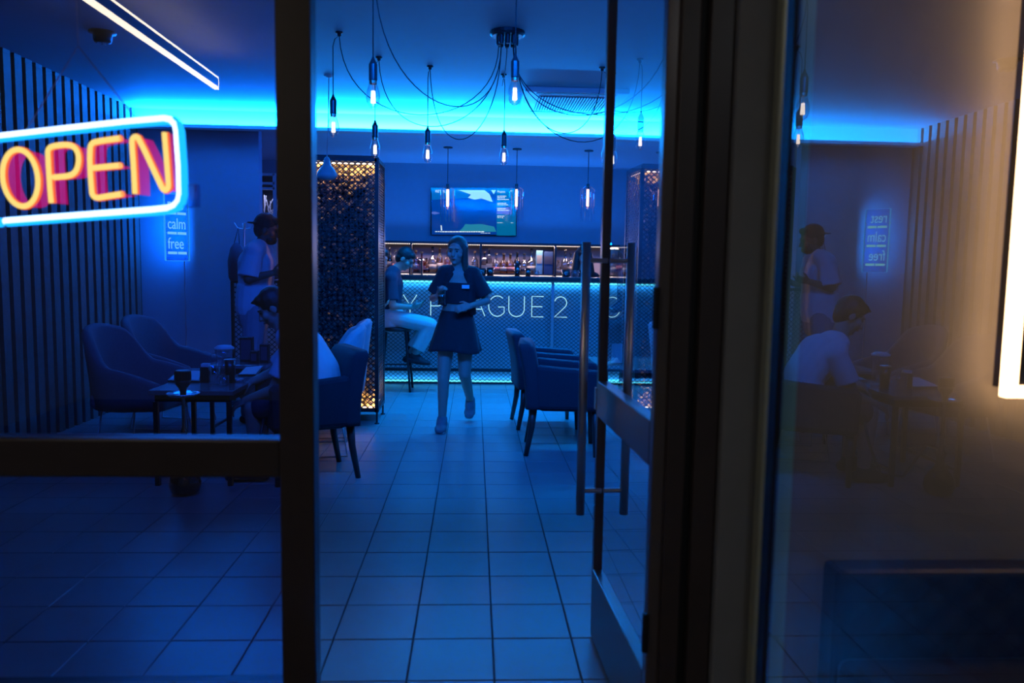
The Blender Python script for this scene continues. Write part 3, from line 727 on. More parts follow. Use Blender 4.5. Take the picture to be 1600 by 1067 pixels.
# more swagged cords running right from the canopy to lamps past the door
for i, (hx, hy, low, out) in enumerate(((1010, 0, -0.62, 7), (1000, 92, -0.72, 0), (1080, 60, -0.55, 1))):
    hk = PZ(hx, hy, CEIL) if hy else Vector((1.15, 4.7, CEIL)); P = Vector((hk.x+0.02, hk.y, 2.36-0.1*i))
    bulb_lamp(('bulb hanging behind the door glass, nearest the entrance', 'bulb hanging behind the door glass, lower of the pair', 'bulb hanging furthest right behind the door glass')[i], P, None, hk, (outl[out], low))

# cage pendants over the bar
for i, (px, py) in enumerate(((700, 240), (808, 240), (920, 241), (1032, 243))):
    rp = PY(px, py, 9.62); rp.z = SOF2
    zt = PY(px, 290, rp.y).z; zb = PY(px, 346, rp.y).z
    t = thing('cage_pendant', ('ribbed glass pendant glowing over the television\'s left side', 'ribbed glass pendant glowing at the television\'s right edge', 'ribbed glass pendant glowing left of the open door', 'ribbed glass pendant behind the open door')[i], 'pendant lamp', rp, 0, 'ribbed pendants over the bar')
    MB().lathe([(0.055, -0.012), (0.055, 0.0)], rp, 18).build('ceiling_rose', 'black_metal', t)
    MB().tube([rp, Vector((rp.x, rp.y, zt))], 0.004, 6).build('cord', 'cord', t)
    MB().lathe([(0.018, 0.0), (0.018, -0.06), (0.012, -0.07)][::-1], (rp.x, rp.y, zt+0.02), 10).build('socket', 'ceramic_black', t)
    rb = MB()
    for k in range(14):
        a = 2*PI*k/14; R1 = 0.085
        rb.tube([(rp.x+R1*.35*math.cos(a), rp.y+R1*.35*math.sin(a), zt-0.01), (rp.x+R1*math.cos(a), rp.y+R1*math.sin(a), zt-0.05), (rp.x+R1*math.cos(a), rp.y+R1*math.sin(a), zb)], 0.0045, 5)
    rb.build('glass_rods', 'clear_glass', t)
    MB().tube([(rp.x, rp.y, zt-0.045), (rp.x, rp.y, zt-0.25)], 0.0155, 8).build('tube_filament', 'filament_orange', t, smooth=True)
    MB().lathe([(0.024, 0), (0.024, -0.24), (0.0, -0.26)][::-1], (rp.x, rp.y, zt-0.03), 12).build('tube_glass', 'bulb_glass', t, smooth=True)

# dome pendant in front of the stone column
dp = PY(511, 280, 6.45)
t = thing('dome_pendant', 'pale blue enamel dome pendant in front of the stone column', 'pendant lamp', (dp.x, dp.y, dp.z))
MB().lathe([(0.0, -0.008), (0.045, -0.003), (0.078, 0.016), (0.083, 0.030), (0.078, 0.050), (0.056, 0.085), (0.034, 0.108), (0.026, 0.125), (0.024, 0.158), (0.012, 0.175), (0.006, 0.18)], dp, 28).build('shade', 'dome_enamel', t, smooth=True)
MB().tube([dp+Vector((0, 0, 0.175)), dp+Vector((0.012, 0, 0.40)), Vector((dp.x+0.02, dp.y, CEIL))], 0.004, 6).build('cord', 'pale_cord', t, smooth=True)
MB().lathe([(0.012, -0.02), (0.04, -0.008), (0.04, 0)], (dp.x+0.02, dp.y, CEIL), 14).build('ceiling_rose', 'white_paint', t)

# linear lamp under the entrance canopy outside; the left pane mirrors it
struct(MB().box(-3.5, 3.2, -4.0, YF, 2.93, 3.05).build('ceiling_canopy', 'canopy_paint'), 'pale canopy ceiling over the entrance outside', 'canopy')
t = thing('linear_lamp', 'long linear lamp with warm edges mirrored in the left pane', 'ceiling lamp', (-1.91, -0.9, 2.7))
MB().box(-1.925, -1.895, -1.855, 0.6, 2.688, 2.745).build('profile', 'black_metal', t)
MB().box(-1.926, -1.894, -1.86, 0.6, 2.668, 2.688).build('lower_light', 'lamp_warm', t)
MB().box(-1.926, -1.894, -1.86, 0.6, 2.745, 2.760).build('upper_light', 'lamp_warm', t)
MB().box(-1.926, -1.894, -1.865, -1.855, 2.688, 2.745).build('end_light', 'lamp_warm', t)
for y in (-1.5, 0.3): MB().tube([(-1.91, y, 2.76), (-1.91, y, 2.93)], 0.002, 5).build('wire', 'steel', t)
# ceiling speaker / spot
for px, py, lab in ((160, 50, 'round dark ceiling spot above the neon sign'),):
    p = PZ(px, py, CEIL); t = thing('ceiling_spot', lab, 'ceiling lamp', p)
    MB().lathe([(0.0, -0.07), (0.05, -0.068), (0.058, -0.05), (0.06, -0.012), (0.085, -0.008), (0.085, 0.0)], p, 20).build('housing', 'black_metal', t, smooth=True)
    MB().lathe([(0.0, -0.074), (0.042, -0.0735), (0.042, -0.068)], p, 16).build('lens', 'clear_glass', t)

# ceiling air cassette
ca = thing('ceiling_air_unit', 'ceiling air conditioning cassette with slatted grille', 'air conditioner', (0.95, 7.1, CEIL))
ax0, ax1, ay0, ay1 = 0.40, 1.28, 6.62, 7.50
MB().box(ax0, ax1, ay0, ay1, CEIL-0.045, CEIL).build('panel', 'white_paint', ca, bevel=0.01)
for (a0, a1, b0, b1) in ((ax0+0.10, ax1-0.10, ay0+0.035, ay0+0.075), (ax0+0.10, ax1-0.10, ay1-0.075, ay1-0.035)):
    MB().box(a0, a1, b0, b1, CEIL-0.0475, CEIL-0.044).build('outlet_slot', 'rubber', ca)
MB().box(ax0+0.13, ax1-0.13, ay0+0.16, ay1-0.13, CEIL-0.049, CEIL-0.0445).build('grille_back', 'rubber', ca)
gm_ = MB().box(-0.005, 0.005, -(ay1-ay0-0.29)/2, (ay1-ay0-0.29)/2, -0.006, 0.002).mesh('grille_slat', 'white_paint')
x = ax0+0.14
while x < ax1-0.13:
    o = bpy.data.objects.new('grille_slat', gm_); COL.objects.link(o); o.parent = ca; o.location = Vector((x, (ay0+0.16+ay1-0.13)/2, CEIL-0.050))-Vector(ca.location); x += 0.024

# ================================================================== NEON SIGN
sn = Vector((math.sin(math.radians(17)), -math.cos(math.radians(17)), 0)).normalized()   # faces camera, right end nearer
sn = Vector((-math.sin(math.radians(17)), -math.cos(math.radians(17)), 0))
S0 = PY(135, 265, 2.24)
ng = thing('neon_sign', 'glowing neon sign reading OPEN hung behind the glazed leaf', 'sign', S0)
def SP(px, py, d=0.0): return PP(px, py, S0, sn) + sn*d
bord = [(8, 345.5), (120, 337), (240, 328), (263, 325.5), (274, 321), (280, 313), (282, 303), (281, 260), (277, 205), (274.5, 194), (268, 187.5), (258, 185.5), (200, 190.5), (100, 201.5), (0, 213), (-18, 216), (-27, 224), (-29, 238), (-25, 320), (-22, 338), (-14, 346), (-2, 346.5)]
MB().tube([SP(*p) for p in bord], 0.0098, 12).build('border_tube', 'neon_white', ng, smooth=True)
MB().tube([SP(p[0]+1.5, p[1]+1, -0.006) for p in bord], 0.0138, 12).build('border_sleeve', 'neon_blue', ng, smooth=True)
def ell(cx, cy, rx, ry, sk, n=36):
    return [(cx+rx*math.cos(2*PI*k/n)+sk*math.sin(2*PI*k/n), cy+ry*math.sin(2*PI*k/n)) for k in range(n)]
NL = [
 ('O', [(ell(32.5, 278, 27.5, 44.5, 4), True)]),
 ('P', [([(81, 317), (78.5, 290), (75.5, 240), (76, 234), (80, 229.5), (88, 227.5), (105, 226), (115, 228.5), (121.5, 236), (124, 248), (122, 262), (116.5, 271), (108, 275), (84, 277)], False)]),
 ('E', [([(191, 303), (160, 308), (152, 309.5), (146, 306.5), (144, 300), (141, 255), (141.5, 231), (143.5, 225), (149, 221.5), (188, 216)], False), ([(146, 262.5), (188, 258.5)], False)]),
 ('N', [([(211.5, 303), (209.5, 260), (206.5, 222), (208, 216), (212, 213.5), (217, 215), (252, 290), (256, 297), (260.5, 297), (264, 292.5), (264, 285), (257.5, 207)], False)]),
]
def smooth_pts(p, closed):
    for _ in range(1):
        q = []
        n = len(p)
        for i in range(n if closed else n-1):
            a, b = p[i], p[(i+1) % n]; q += [(a[0]*.75+b[0]*.25, a[1]*.75+b[1]*.25), (a[0]*.25+b[0]*.75, a[1]*.25+b[1]*.75)]
        p = q if closed else [p[0]]+q+[p[-1]]
    return p
for ch, sts in NL:
    y_ = MB(); r_ = MB(); k_ = MB()
    for pts_, cl in sts:
        pts_ = smooth_pts(pts_, cl)
        y_.tube([SP(*p) for p in pts_], 0.0080, 10, closed=cl)
        r_.tube([SP(p[0], p[1], -0.004) for p in pts_], 0.0094, 10, closed=cl)
        pp = [SP(*p) for p in (pts_+[pts_[0]] if cl else pts_)]
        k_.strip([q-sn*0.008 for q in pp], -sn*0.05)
    o = y_.build('letter', 'neon_yellow', ng, smooth=True); o['label'] = 'yellow neon letter '+ch
    r_.build('letter_rim', 'neon_red', o, smooth=True)
    k_.build('letter_reflection', 'neon_reflection', o)  # emissive ribbons standing in for the letter's mirrored glow
hp = PY(122, 70, 2.9)
MB().tube([SP(40, 205), PY(122, 72, 2.5), Vector((PY(122, 72, 2.5).x, 2.5, CEIL))], 0.0018, 5).tube([SP(215, 188), PY(122, 72, 2.5)], 0.0018, 5).build('hanging_wire', 'pale_cord', ng)
MB().box(-0.02, 0.02, -0.012, 0.012, -0.03, 0.03, Matrix.Translation(SP(291, 305, -0.02))).build('terminal_block', 'acrylic', ng)

# ================================================================== REST CALM FREE SIGN
sg = PY(276, 353, 8.0)
ang = math.radians(52)
t = thing('acrylic_sign', 'edge lit acrylic sign reading rest calm free by the slatted wall', 'sign', sg)
um = Matrix.Translation(sg) @ Matrix.Rotation(ang, 4, 'Z')          # local +X along the text, -Y faces the viewer
zt, zb = PY(276, 304, 8.0).z-sg.z, PY(276, 407, 8.0).z-sg.z; hw = 0.125
MB().box(-hw, hw, -0.012, 0.012, zb, zt, um).build('panel', 'acrylic', t)
ed = MB()
for a in ((-hw-0.004, -hw, zb, zt), (hw, hw+0.004, zb, zt), (-hw, hw, zt, zt+0.004), (-hw, hw, zb-0.004, zb)): ed.box(a[0], a[1], -0.013, 0.013, a[2], a[3], um)
ed.build('lit_edge', 'acrylic_lit', t)
Hs = zt-zb
for k, wd in enumerate(('rest', 'calm', 'free')):
    zc = zt-Hs*(0.22+0.30*k)
    mt = um @ Matrix.Translation((-hw+0.018, -0.0145, zc)) @ Matrix.Rotation(PI/2, 4, 'X') @ Matrix.Diagonal((0.86, 1.25, 1, 1))
    vs, fs = text_mesh(wd, 0.125, mt, 0.001)
    o = MB().add(vs, fs).build('word', 'acrylic_text', t); o['label'] = 'glowing word '+wd
    b_ = MB()
    for (xa, xb) in ((-hw+0.018, -0.01), (0.0, hw-0.03)):
        b_.box(xa, xb, -0.015, -0.0135, zc-0.055, zc-0.03, um)
    b_.build('small_print_bar', 'acrylic_text', t)
MB().tube([um @ Vector((hw*0.6, 0, zb)), um @ Vector((hw*0.6, 0, -sg.z+0.02))], 0.006, 8).build('stand_pole', 'steel', t)
MB().lathe([(0.12, 0), (0.12, 0.012), (0.01, 0.02)], Vector((um @ Vector((hw*0.6, 0, 0))).xy.to_3d()), 20).build('stand_base', 'black_metal', t)
area('acrylic_glow', um @ Vector((0, 0.03, 0)), (math.radians(90), 0, ang), 0.2, 0.6, 12, (0.0, 0.22, 1.0))

# ================================================================== FURNITURE
TZ = 0.61
def shell_chair(label, fabric, group, loc, rz, hback=0.95):
    t = thing('shell_armchair', label, 'chair', (0, 0, 0), 0, group)
    def path(u):     # u in -1..1 ; returns centreline x,y and outward normal
        a = u*PI*0.5
        if abs(u) <= 0.62:
            a = u/0.62*PI/2; x = -0.06-0.25*math.cos(a); y = 0.285*math.sin(a)
            n = Vector((-math.cos(a), math.sin(a), 0))
        else:
            s = (abs(u)-0.62)/0.38; x = -0.06+0.36*s; y = (0.285+0.02*s)*(1 if u > 0 else -1); n = Vector((0, 1 if u > 0 else -1, 0))
        return Vector((x, y, 0)), n
    def top(u):
        u = abs(u)
        if u < 0.22: return hback-0.03*(u/0.22)**2
        if u < 0.60:
            s = (u-0.22)/0.38; s = s*s*(3-2*s); return (hback-0.03)*(1-s)+0.66*s
        return 0.66-0.10*((u-0.60)/0.40)**1.3
    NU = 41; rings = []
    for i in range(NU):
        u = -1+2*i/(NU-1); c, n = path(u); zt = top(u); zb = 0.36+0.06*max(0, abs(u)-0.7)
        lean = 0.16*max(0, zt-0.62)
        th_ = 0.035
        loop = [(th_*0.7, zb), (th_, zb+0.1), (th_+lean*0.5, (zb+zt)/2+0.05), (th_+lean, zt-0.03), (th_*0.6+lean, zt-0.006), (lean, zt), (-th_*0.6+lean, zt-0.006), (-th_+lean, zt-0.03), (-th_+lean*0.5, (zb+zt)/2+0.05), (-th_, zb+0.1), (-th_*0.7, zb)]
        rings.append([c+n*d+Vector((0, 0, z)) for d, z in loop])
    vs = [v for r in rings for v in r]; k = len(rings[0]); fs = []
    for i in range(NU-1):
        for j in range(k): fs.append((i*k+j, i*k+(j+1) % k, (i+1)*k+(j+1) % k, (i+1)*k+j))
    fs += [tuple(range(k)), tuple((NU-1)*k+j for j in range(k))]
    MB().add(vs, fs).build('shell', fabric, t, smooth=True, world=False)
    MB().box(-0.27, 0.29, -0.26, 0.26, 0.36, 0.47).build('seat_cushion', fabric, t, bevel=0.035, world=False)
    for s in (-1, 1):
        MB().tube([(-0.20, s*0.20, 0.36), (-0.25, s*0.25, 0.012), (0.25, s*0.25, 0.012), (0.20, s*0.20, 0.36)], 0.0075, 8).build('sled_leg', 'steel', t, smooth=True, world=False)
    t.location = loc; t.rotation_euler.z = rz
    return t
def placed(p, label, loc, rz):
    c = copy_tree(p); c.location = loc; c.rotation_euler.z = rz; c['label'] = label; return c
A_ = shell_chair('grey shell armchair nearest the neon sign by slatted wall', 'grey_fabric', 'shell armchairs at the left tables', (PY(225, 560, 5.75).x, 5.75, 0), math.radians(-8))
placed(A_, 'grey shell armchair further back by the lit sign', (PY(270, 540, 6.75).x, 6.75, 0), math.radians(-8))
Pc = shell_chair('pale shell armchair in front of the stone column, nearer one', 'pale_fabric', 'pale shell armchairs by the stone column', (-1.20, 5.83, 0), math.radians(190), 0.96)
placed(Pc, 'pale shell armchair in front of the stone column, further one', (-1.24, 6.47, 0), math.radians(186))

def tub_chair(label, fabric, group, loc, rz):
    t = thing('tub_armchair', label, 'chair', (0, 0, 0), 0, group)
    W2 = 0.295
    def bk(u, v):   # closed loop section along height
        z = 0.36+v*0.485; lean = -0.07*v*v
        a = 2*PI*u; cx = abs(math.cos(a))**0.35*(1 if math.cos(a) > 0 else -1); cy = abs(math.sin(a))**0.25*(1 if math.sin(a) > 0 else -1)
        e = 1.0 if v < 0.93 else math.sqrt(max(0.0, 1-((v-0.93)/0.075)**2))
        return Vector((-0.235+lean+0.062*cx*(0.55+0.45*e), (W2-0.012*v)*cy*(0.9+0.1*e), z))
    m_ = MB().surf(bk, 40, 18, closed_u=True); n = 40
    m_.f += [tuple(range(n-1, -1, -1)), tuple(17*n+j for j in range(n))]
    m_.build('backrest', fabric, t, smooth=True, world=False)
    MB().box(-0.20, 0.27, -W2+0.015, W2-0.015, 0.345, 0.49).build('seat', fabric, t, bevel=0.03, world=False)
    for s in (-1, 1):
        m_ = MB()
        y0, y1 = sorted((s*(W2-0.085), s*W2))
        prof = [(-0.22, 0.36), (0.27, 0.36), (0.285, 0.62), (0.26, 0.655), (-0.05, 0.675), (-0.22, 0.69)]
        m_.prism([(x, y0, z) for x, z in prof], (0, y1-y0, 0)).build('arm', fabric, t, bevel=0.028, world=False)
        m_ = MB().tube([(-0.235, s*0.225, 0.36), (-0.245, s*0.23, 0.22), (-0.285, s*0.235, 0.0)], 0.029, 8, r1=0.018); m_.build('leg', 'dark_wood', t, smooth=True, world=False)
        m_ = MB().tube([(0.225, s*0.225, 0.36), (0.235, s*0.23, 0.0)], 0.028, 8, r1=0.017); m_.build('leg', 'dark_wood', t, smooth=True, world=False)
    t.location = loc; t.rotation_euler.z = rz
    return t
R1 = tub_chair('dark upholstered tub chair closest to the open door', 'dark_fabric', 'tub chairs', (0.70, 5.93, 0), math.radians(-4))
placed(R1, 'dark upholstered tub chair behind, closer to the bar', (0.66, 6.90, 0), math.radians(4))
DCH = placed(R1, 'dark tub chair on which the hunched guest sits', (-1.11, 5.19, 0), math.radians(205))

def table(label, x0, x1, y0, y1, z=TZ):
    t = thing('bistro_table', label, 'table', ((x0+x1)/2, (y0+y1)/2, 0), 0, 'low bar tables')
    MB().box(x0, x1, y0, y1, z-0.03, z).build('table_top', 'table_top', t, bevel=0.004)
    MB().box(x0+0.03, x1-0.03, y0+0.03, y1-0.03, z-0.075, z-0.031).build('apron', 'black_metal', t)
    for x in (x0+0.035, x1-0.035):
        for y in (y0+0.035, y1-0.035): MB().box(x-0.014, x+0.014, y-0.014, y+0.014, 0, z-0.075).build('leg', 'black_metal', t)
    for x in (x0+0.035, x1-0.035): MB().box(x-0.008, x+0.008, y0+0.05, y1-0.05, 0.10, 0.116).build('stretcher', 'black_metal', t)
    return t
a = PZ(233, 609, TZ); b = PZ(362, 612, TZ)
table('low dark table with hookah, menu and glasses on it', a.x, b.x, (a.y+b.y)/2, (a.y+b.y)/2+0.72)
table('second low table behind, between white shirted man and column', -2.08, -1.62, 6.12, 6.62)
a = PZ(889, 547, TZ); c = PZ(906, 566, TZ)
table('low table right of the tub chairs behind the pull bar', 1.02, 1.75, 6.10, 6.95)

# table L items
def on(px, py, z=TZ): return PZ(px, py, z)
def menu(label, quad, z=TZ):
    t = thing('menu_board', label, 'menu', on(*quad[0]), 0, 'open menus on the tables')
    P = [on(*q) for q in quad]
    MB().prism([p+Vector((0, 0, 0.001)) for p in P], (0, 0, 0.012)).build('board', 'black_metal', t)
    c = sum(P, Vector())/4
    MB().prism([c+(p-c)*0.9+Vector((0, 0, 0.013)) for p in P], (0, 0, 0.002)).build('sheet', 'paper', t)
    return t
menu('white menu sheet lying left on the hookah table', [(262, 597), (312, 598), (318, 582), (277, 581)])
def mbox(name, lab, px, py, sx, sy, h, m, cat, sub=None):
    p = on(px, py); t = thing(name, lab, cat, p)
    MB().box(p.x-sx/2, p.x+sx/2, p.y-sy/2, p.y+sy/2, p.z, p.z+h).build('body', m, t, bevel=0.004)
    if sub: MB().box(p.x-sx/2+0.006, p.x+sx/2-0.006, p.y-sy/2+0.006, p.y+sy/2-0.006, p.z+h, p.z+h+0.02).build(*sub, t)
    return t
mbox('napkin_box', 'dark napkin box on the table left of the glasses', 322, 597, 0.06, 0.06, 0.105, 'ceramic_black', 'box', ('napkins', 'paper'))
tumbler('tumbler', 'large clear tumbler on the hookah table', on(336, 601), 0.038, 0.12, 'clear_glass', 'glass', 'glasses on the hookah table')
tumbler('tumbler', 'small clear glass at the front edge of the hookah table', on(351, 603), 0.030, 0.07, 'clear_glass', 'glass', 'glasses on the hookah table')
p = on(360, 598); t = thing('tall_cup', 'tall black cup beside the clear glasses', 'cup', p)
MB().lathe([(0.030, 0), (0.036, 0.155), (0.030, 0.155), (0.026, 0.01), (0, 0.01)], p, 18).build('cup', 'ceramic_black', t, smooth=True)
MB().lathe([(0.038, 0.150), (0.038, 0.158)], p, 18).build('rim', 'steel', t)
p = on(344, 590); p.y += 0.1; t = thing('water_jug', 'glass jug with pale lid at the back of the hookah table', 'jug', p)
MB().lathe([(0.05, 0), (0.055, 0.01), (0.055, 0.13), (0.065, 0.19), (0.06, 0.19), (0.05, 0.13), (0.048, 0.015), (0, 0.012)], p, 20).build('jug_body', 'clear_glass', t, smooth=True)
MB().lathe([(0.066, 0.188), (0.068, 0.20), (0.045, 0.215), (0, 0.22)], p, 20).build('lid', 'white_paint', t, smooth=True)
MB().tube([p+Vector((-0.055, 0, 0.16)), p+Vector((-0.095, 0, 0.15)), p+Vector((-0.095, 0, 0.07)), p+Vector((-0.053, 0, 0.05))], 0.007, 8).build('handle', 'clear_glass', t)
p = on(371, 596); t = thing('ashtray', 'shiny foil lined ashtray at the right edge of the table', 'ashtray', p)
MB().lathe([(0.035, 0), (0.045, 0.02), (0.040, 0.02), (0.03, 0.006), (0, 0.006)], p, 18).build('dish', 'foil', t, smooth=True)
MB().tube([p+Vector((0.035, 0, 0.02)), p+Vector((0.05, -0.01, 0.022))], 0.004, 6).build('rest', 'foil', t)
# second table items
def on2(px, Y, z=TZ): q = PY(px, 560, Y); q.z = z; return q
t = menu('white menu sheet on the second table by the guest\'s arm', [(372, 588), (400, 588), (412, 574), (384, 576)])
for i, (px, Y, h, sx, lab) in enumerate(((386, 6.35, 0.20, 0.10, 'tall dark drinks card holder on the second table'), (398, 6.25, 0.10, 0.06, 'short dark candle box on the second table'), (414, 6.3, 0.15, 0.07, 'dark box near the guest\'s forehead on second table'))):
    p = on2(px, Y); t = thing('dark_holder', lab, 'holder', p, 0, 'dark holders on the second table')
    MB().box(p.x-sx/2, p.x+sx/2, p.y-0.03, p.y+0.03, p.z, p.z+h).build('body', 'ceramic_black', t, bevel=0.004)
    MB().box(p.x-sx/2+0.01, p.x+sx/2-0.01, p.y-0.032, p.y-0.03, p.z+0.02, p.z+h-0.02).build('front_card', 'label_dark', t)
# right table items
tumbler('tumbler', 'clear glass on the right table seen by the pull bar', Vector((1.14, 6.75, TZ)), 0.035, 0.13, 'clear_glass', 'glass')
t = thing('drinks_card', 'upright drinks card on the right table', 'card', (1.20, 6.45, TZ))
MB().box(1.155, 1.245, 6.445, 6.455, TZ+0.012, TZ+0.17).build('card', 'paper', t); MB().box(1.15, 1.25, 6.42, 6.48, TZ, TZ+0.012).build('foot', 'acrylic', t)

# hookah in front of the table
hb = PZ(290, 771, 0)
hk = thing('hookah', 'metal stemmed hookah standing on the floor before the table', 'hookah', hb)
MB().lathe([(0.06, 0), (0.085, 0.02), (0.095, 0.06), (0.085, 0.11), (0.05, 0.16), (0.026, 0.20), (0.026, 0.25), (0.032, 0.26)], hb, 22).build('water_vase', 'dark_glass', hk, smooth=True)
MB().lathe([(0.03, 0.25), (0.034, 0.27), (0.016, 0.29), (0.012, 0.36), (0.018, 0.37), (0.018, 0.39), (0.011, 0.41), (0.011, 0.58), (0.02, 0.60)], hb, 16).build('stem', 'copper', hk, smooth=True)
MB().lathe([(0.01, 0.602), (0.085, 0.606), (0.098, 0.618), (0.094, 0.620), (0.08, 0.611), (0.01, 0.609)], hb, 26).build('tray', 'chrome', hk, smooth=True)
MB().lathe([(0.018, 0.61), (0.022, 0.645), (0.042, 0.672), (0.046, 0.70), (0.038, 0.70)], hb, 18).build('bowl', 'ceramic_black', hk, smooth=True)
MB().lathe([(0.048, 0.70), (0.048, 0.752), (0.040, 0.757), (0.0, 0.757)], hb, 18).build('heat_cover', 'black_metal', hk)
MB().tube([hb+Vector((0.02, 0, 0.30)), hb+Vector((0.12, -0.03, 0.33)), hb+Vector((0.25, -0.02, 0.12)), hb+Vector((0.36, 0.05, 0.12)), hb+Vector((0.42, 0.10, 0.30)), hb+Vector((0.44, 0.14, 0.44))], 0.010, 8).build('hose', 'black_leather', hk, smooth=True)

# low mesh screen and coat stand by the partition
a = PY(363, 437, 8.0); b = PY(436, 437, 8.0)
ms = thing('mesh_screen', 'low black mesh screen behind the white shirted man', 'screen', ((a.x+b.x)/2, 8.0, 0))
for x in (a.x, b.x): MB().box(x-0.015, x+0.015, 7.985, 8.015, 0, a.z).build('post', 'black_metal', ms)
for z in (0.08, a.z-0.015): MB().box(a.x, b.x, 7.985, 8.015, z-0.015, z+0.015).build('rail', 'black_metal', ms)
m_ = MB(); diamond(m_, (a.x, 8.0, 0.08), (1, 0, 0), (0, 0, 1), b.x-a.x, a.z-0.1, 0.055, 0.05, t=0.006); m_.build('mesh_panel', 'black_metal', ms)
p = PY(381, 350, 7.85)
cs = thing('coat_stand', 'slim coat stand with dark bag hanging beside white shirted man', 'coat stand', (p.x, 7.85, 0))
MB().tube([(p.x, 7.85, 0), (p.x, 7.85, p.z)], 0.010, 8).build('pole', 'steel', cs)
MB().lathe([(0.16, 0), (0.16, 0.012), (0.012, 0.022)], (p.x, 7.85, 0), 20).build('base', 'black_metal', cs)
for k in range(4):
    d = Vector((math.cos(k*PI/2+.4), math.sin(k*PI/2+.4), 0)); q = Vector((p.x, 7.85, p.z-0.05))
    MB().tube([q, q+d*0.06+Vector((0, 0, 0.01)), q+d*0.09+Vector((0, 0, 0.06))], 0.006, 6).build('hook', 'steel', cs)
q = Vector((p.x-0.06, 7.80, 1.22))
bg = thing('hanging_bag', 'dark bag hanging on the coat stand', 'bag', (q.x, q.y, q.z))
MB().lathe([(0.06, 0), (0.08, 0.04), (0.085, 0.2), (0.06, 0.32), (0.02, 0.38)], q, 14).build('bag_body', 'navy_cloth', bg, smooth=True)
MB().tube([q+Vector((-.03, 0, .34)), q+Vector((0.02, 0, .52)), q+Vector((0.03, 0, .34))], 0.006, 6).build('strap', 'black_cloth', bg)

# white framed display cabinet in the room behind
cb = thing('display_cabinet', 'white framed display cabinet with twigs beyond the partition', 'cabinet', (-2.75, 10.6, 0))
a = PY(396, 270, 10.5); b = PY(430, 346, 10.5)
zt, zb = a.z, 0.0
for x in (a.x, b.x): MB().box(x-0.02, x+0.02, 10.48, 10.52, 0, zt).build('frame_post', 'white_paint', cb)
for py_ in (272, 286, 294): z = PY(410, py_, 10.5).z; MB().box(a.x, b.x, 10.48, 10.56, z-0.018, z+0.012).build('shelf', 'white_paint', cb)
MB().box(a.x, b.x, 10.78, 10.80, 0, zt).build('back_panel', 'dark_fabric', cb)
MB().box(a.x, b.x, 10.5, 10.78, 0, PY(410, 346, 10.5).z-0.02).build('base', 'white_paint', cb)
tw = MB(); rt = random.Random(5); zz = PY(410, 346, 10.5).z-0.02
for k in range(14):
    x = a.x+rt.uniform(.05, .25); tw.tube([(x, 10.62, zz), (x+rt.uniform(-.06, .08), 10.6, zz+rt.uniform(.1, .2)), (x+rt.uniform(-.1, .14), 10.6, zz+rt.uniform(.2, .38))], 0.005, 5)
tw.build('twigs', 'paper', cb)
area('cabinet_led', ((a.x+b.x)/2, 10.55, zt-0.25), (0, 0, 0), 0.25, 0.05, 1.2, (0.7, 0.8, 1.0))

# bar stools
def stool(label, x, y, zs=0.72, group='bar stools'):
    t = thing('bar_stool', label, 'stool', (x, y, 0), 0, group)
    MB().lathe([(0.0, zs-0.05), (0.16, zs-0.05), (0.18, zs-0.03), (0.18, zs-0.01), (0.16, zs), (0.0, zs+0.004)], (x, y, 0), 24).build('seat', 'black_leather', t, smooth=True)
    for sx in (-1, 1):
        for sy in (-1, 1):
            MB().tube([(x+sx*0.12, y+sy*0.12, zs-0.045), (x+sx*0.175, y+sy*0.175, 0.0)], 0.016, 8, r1=0.013).build('leg', 'black_metal', t)
    fr_ = [(x+sx*0.155, y+sy*0.155, 0.27) for sx, sy in ((-1, -1), (1, -1), (1, 1), (-1, 1))]
    MB().tube(fr_, 0.009, 8, closed=True).build('foot_ring', 'black_metal', t)
    return t
SX, SY = PY(640, 613, 8.6).x-0.17, 8.78
stool('bar stool carrying the man in pale trousers', SX, SY)

# ================================================================== PEOPLE
def ecap(mb, p0, p1, S, a0, b0, a1=None, b1=None, n=16, flat=False, k=4):
    """elliptical tapered capsule; S = side axis (a), the other axis b is perpendicular"""
    p0 = Vector(p0); p1 = Vector(p1); a1 = a0 if a1 is None else a1; b1 = b0 if b1 is None else b1
    T_ = (p1-p0); L = T_.length; T_.normalize(); S = Vector(S); S = (S-T_*S.dot(T_)).normalized(); F = T_.cross(S)
    rings = []
    if not flat:
        for i in range(k, 0, -1):
            w = math.sin(PI/2*i/(k+0.3)); c = math.cos(PI/2*i/(k+0.3)); rings.append((p0-T_*min(a0, b0)*w, a0*c, b0*c))
    rings.append((p0, a0, b0)); rings.append(((p0+p1)/2, (a0+a1)/2, (b0+b1)/2)); rings.append((p1, a1, b1))
    if not flat:
        for i in range(1, k+1):
            w = math.sin(PI/2*i/(k+0.3)); c = math.cos(PI/2*i/(k+0.3)); rings.append((p1+T_*min(a1, b1)*w, a1*c, b1*c))
    vs = []; fs = []
    for c, a, b in rings:
        for j in range(n): vs.append(c+S*a*math.cos(2*PI*j/n)+F*b*math.sin(2*PI*j/n))
    for i in range(len(rings)-1):
        for j in range(n): fs.append((i*n+j, i*n+(j+1) % n, (i+1)*n+(j+1) % n, (i+1)*n+j))
    fs += [tuple(range(n-1, -1, -1)), tuple((len(rings)-1)*n+j for j in range(n))]
    mb.add(vs, fs)
def cap(mb, p0, r0, p1, r1, n=12, flat=False):
    T_ = Vector(p1)-Vector(p0); S = T_.cross(Vector((0.31, 0.77, 0.55)))
    ecap(mb, p0, p1, S, r0, r0, r1, r1, n, flat)
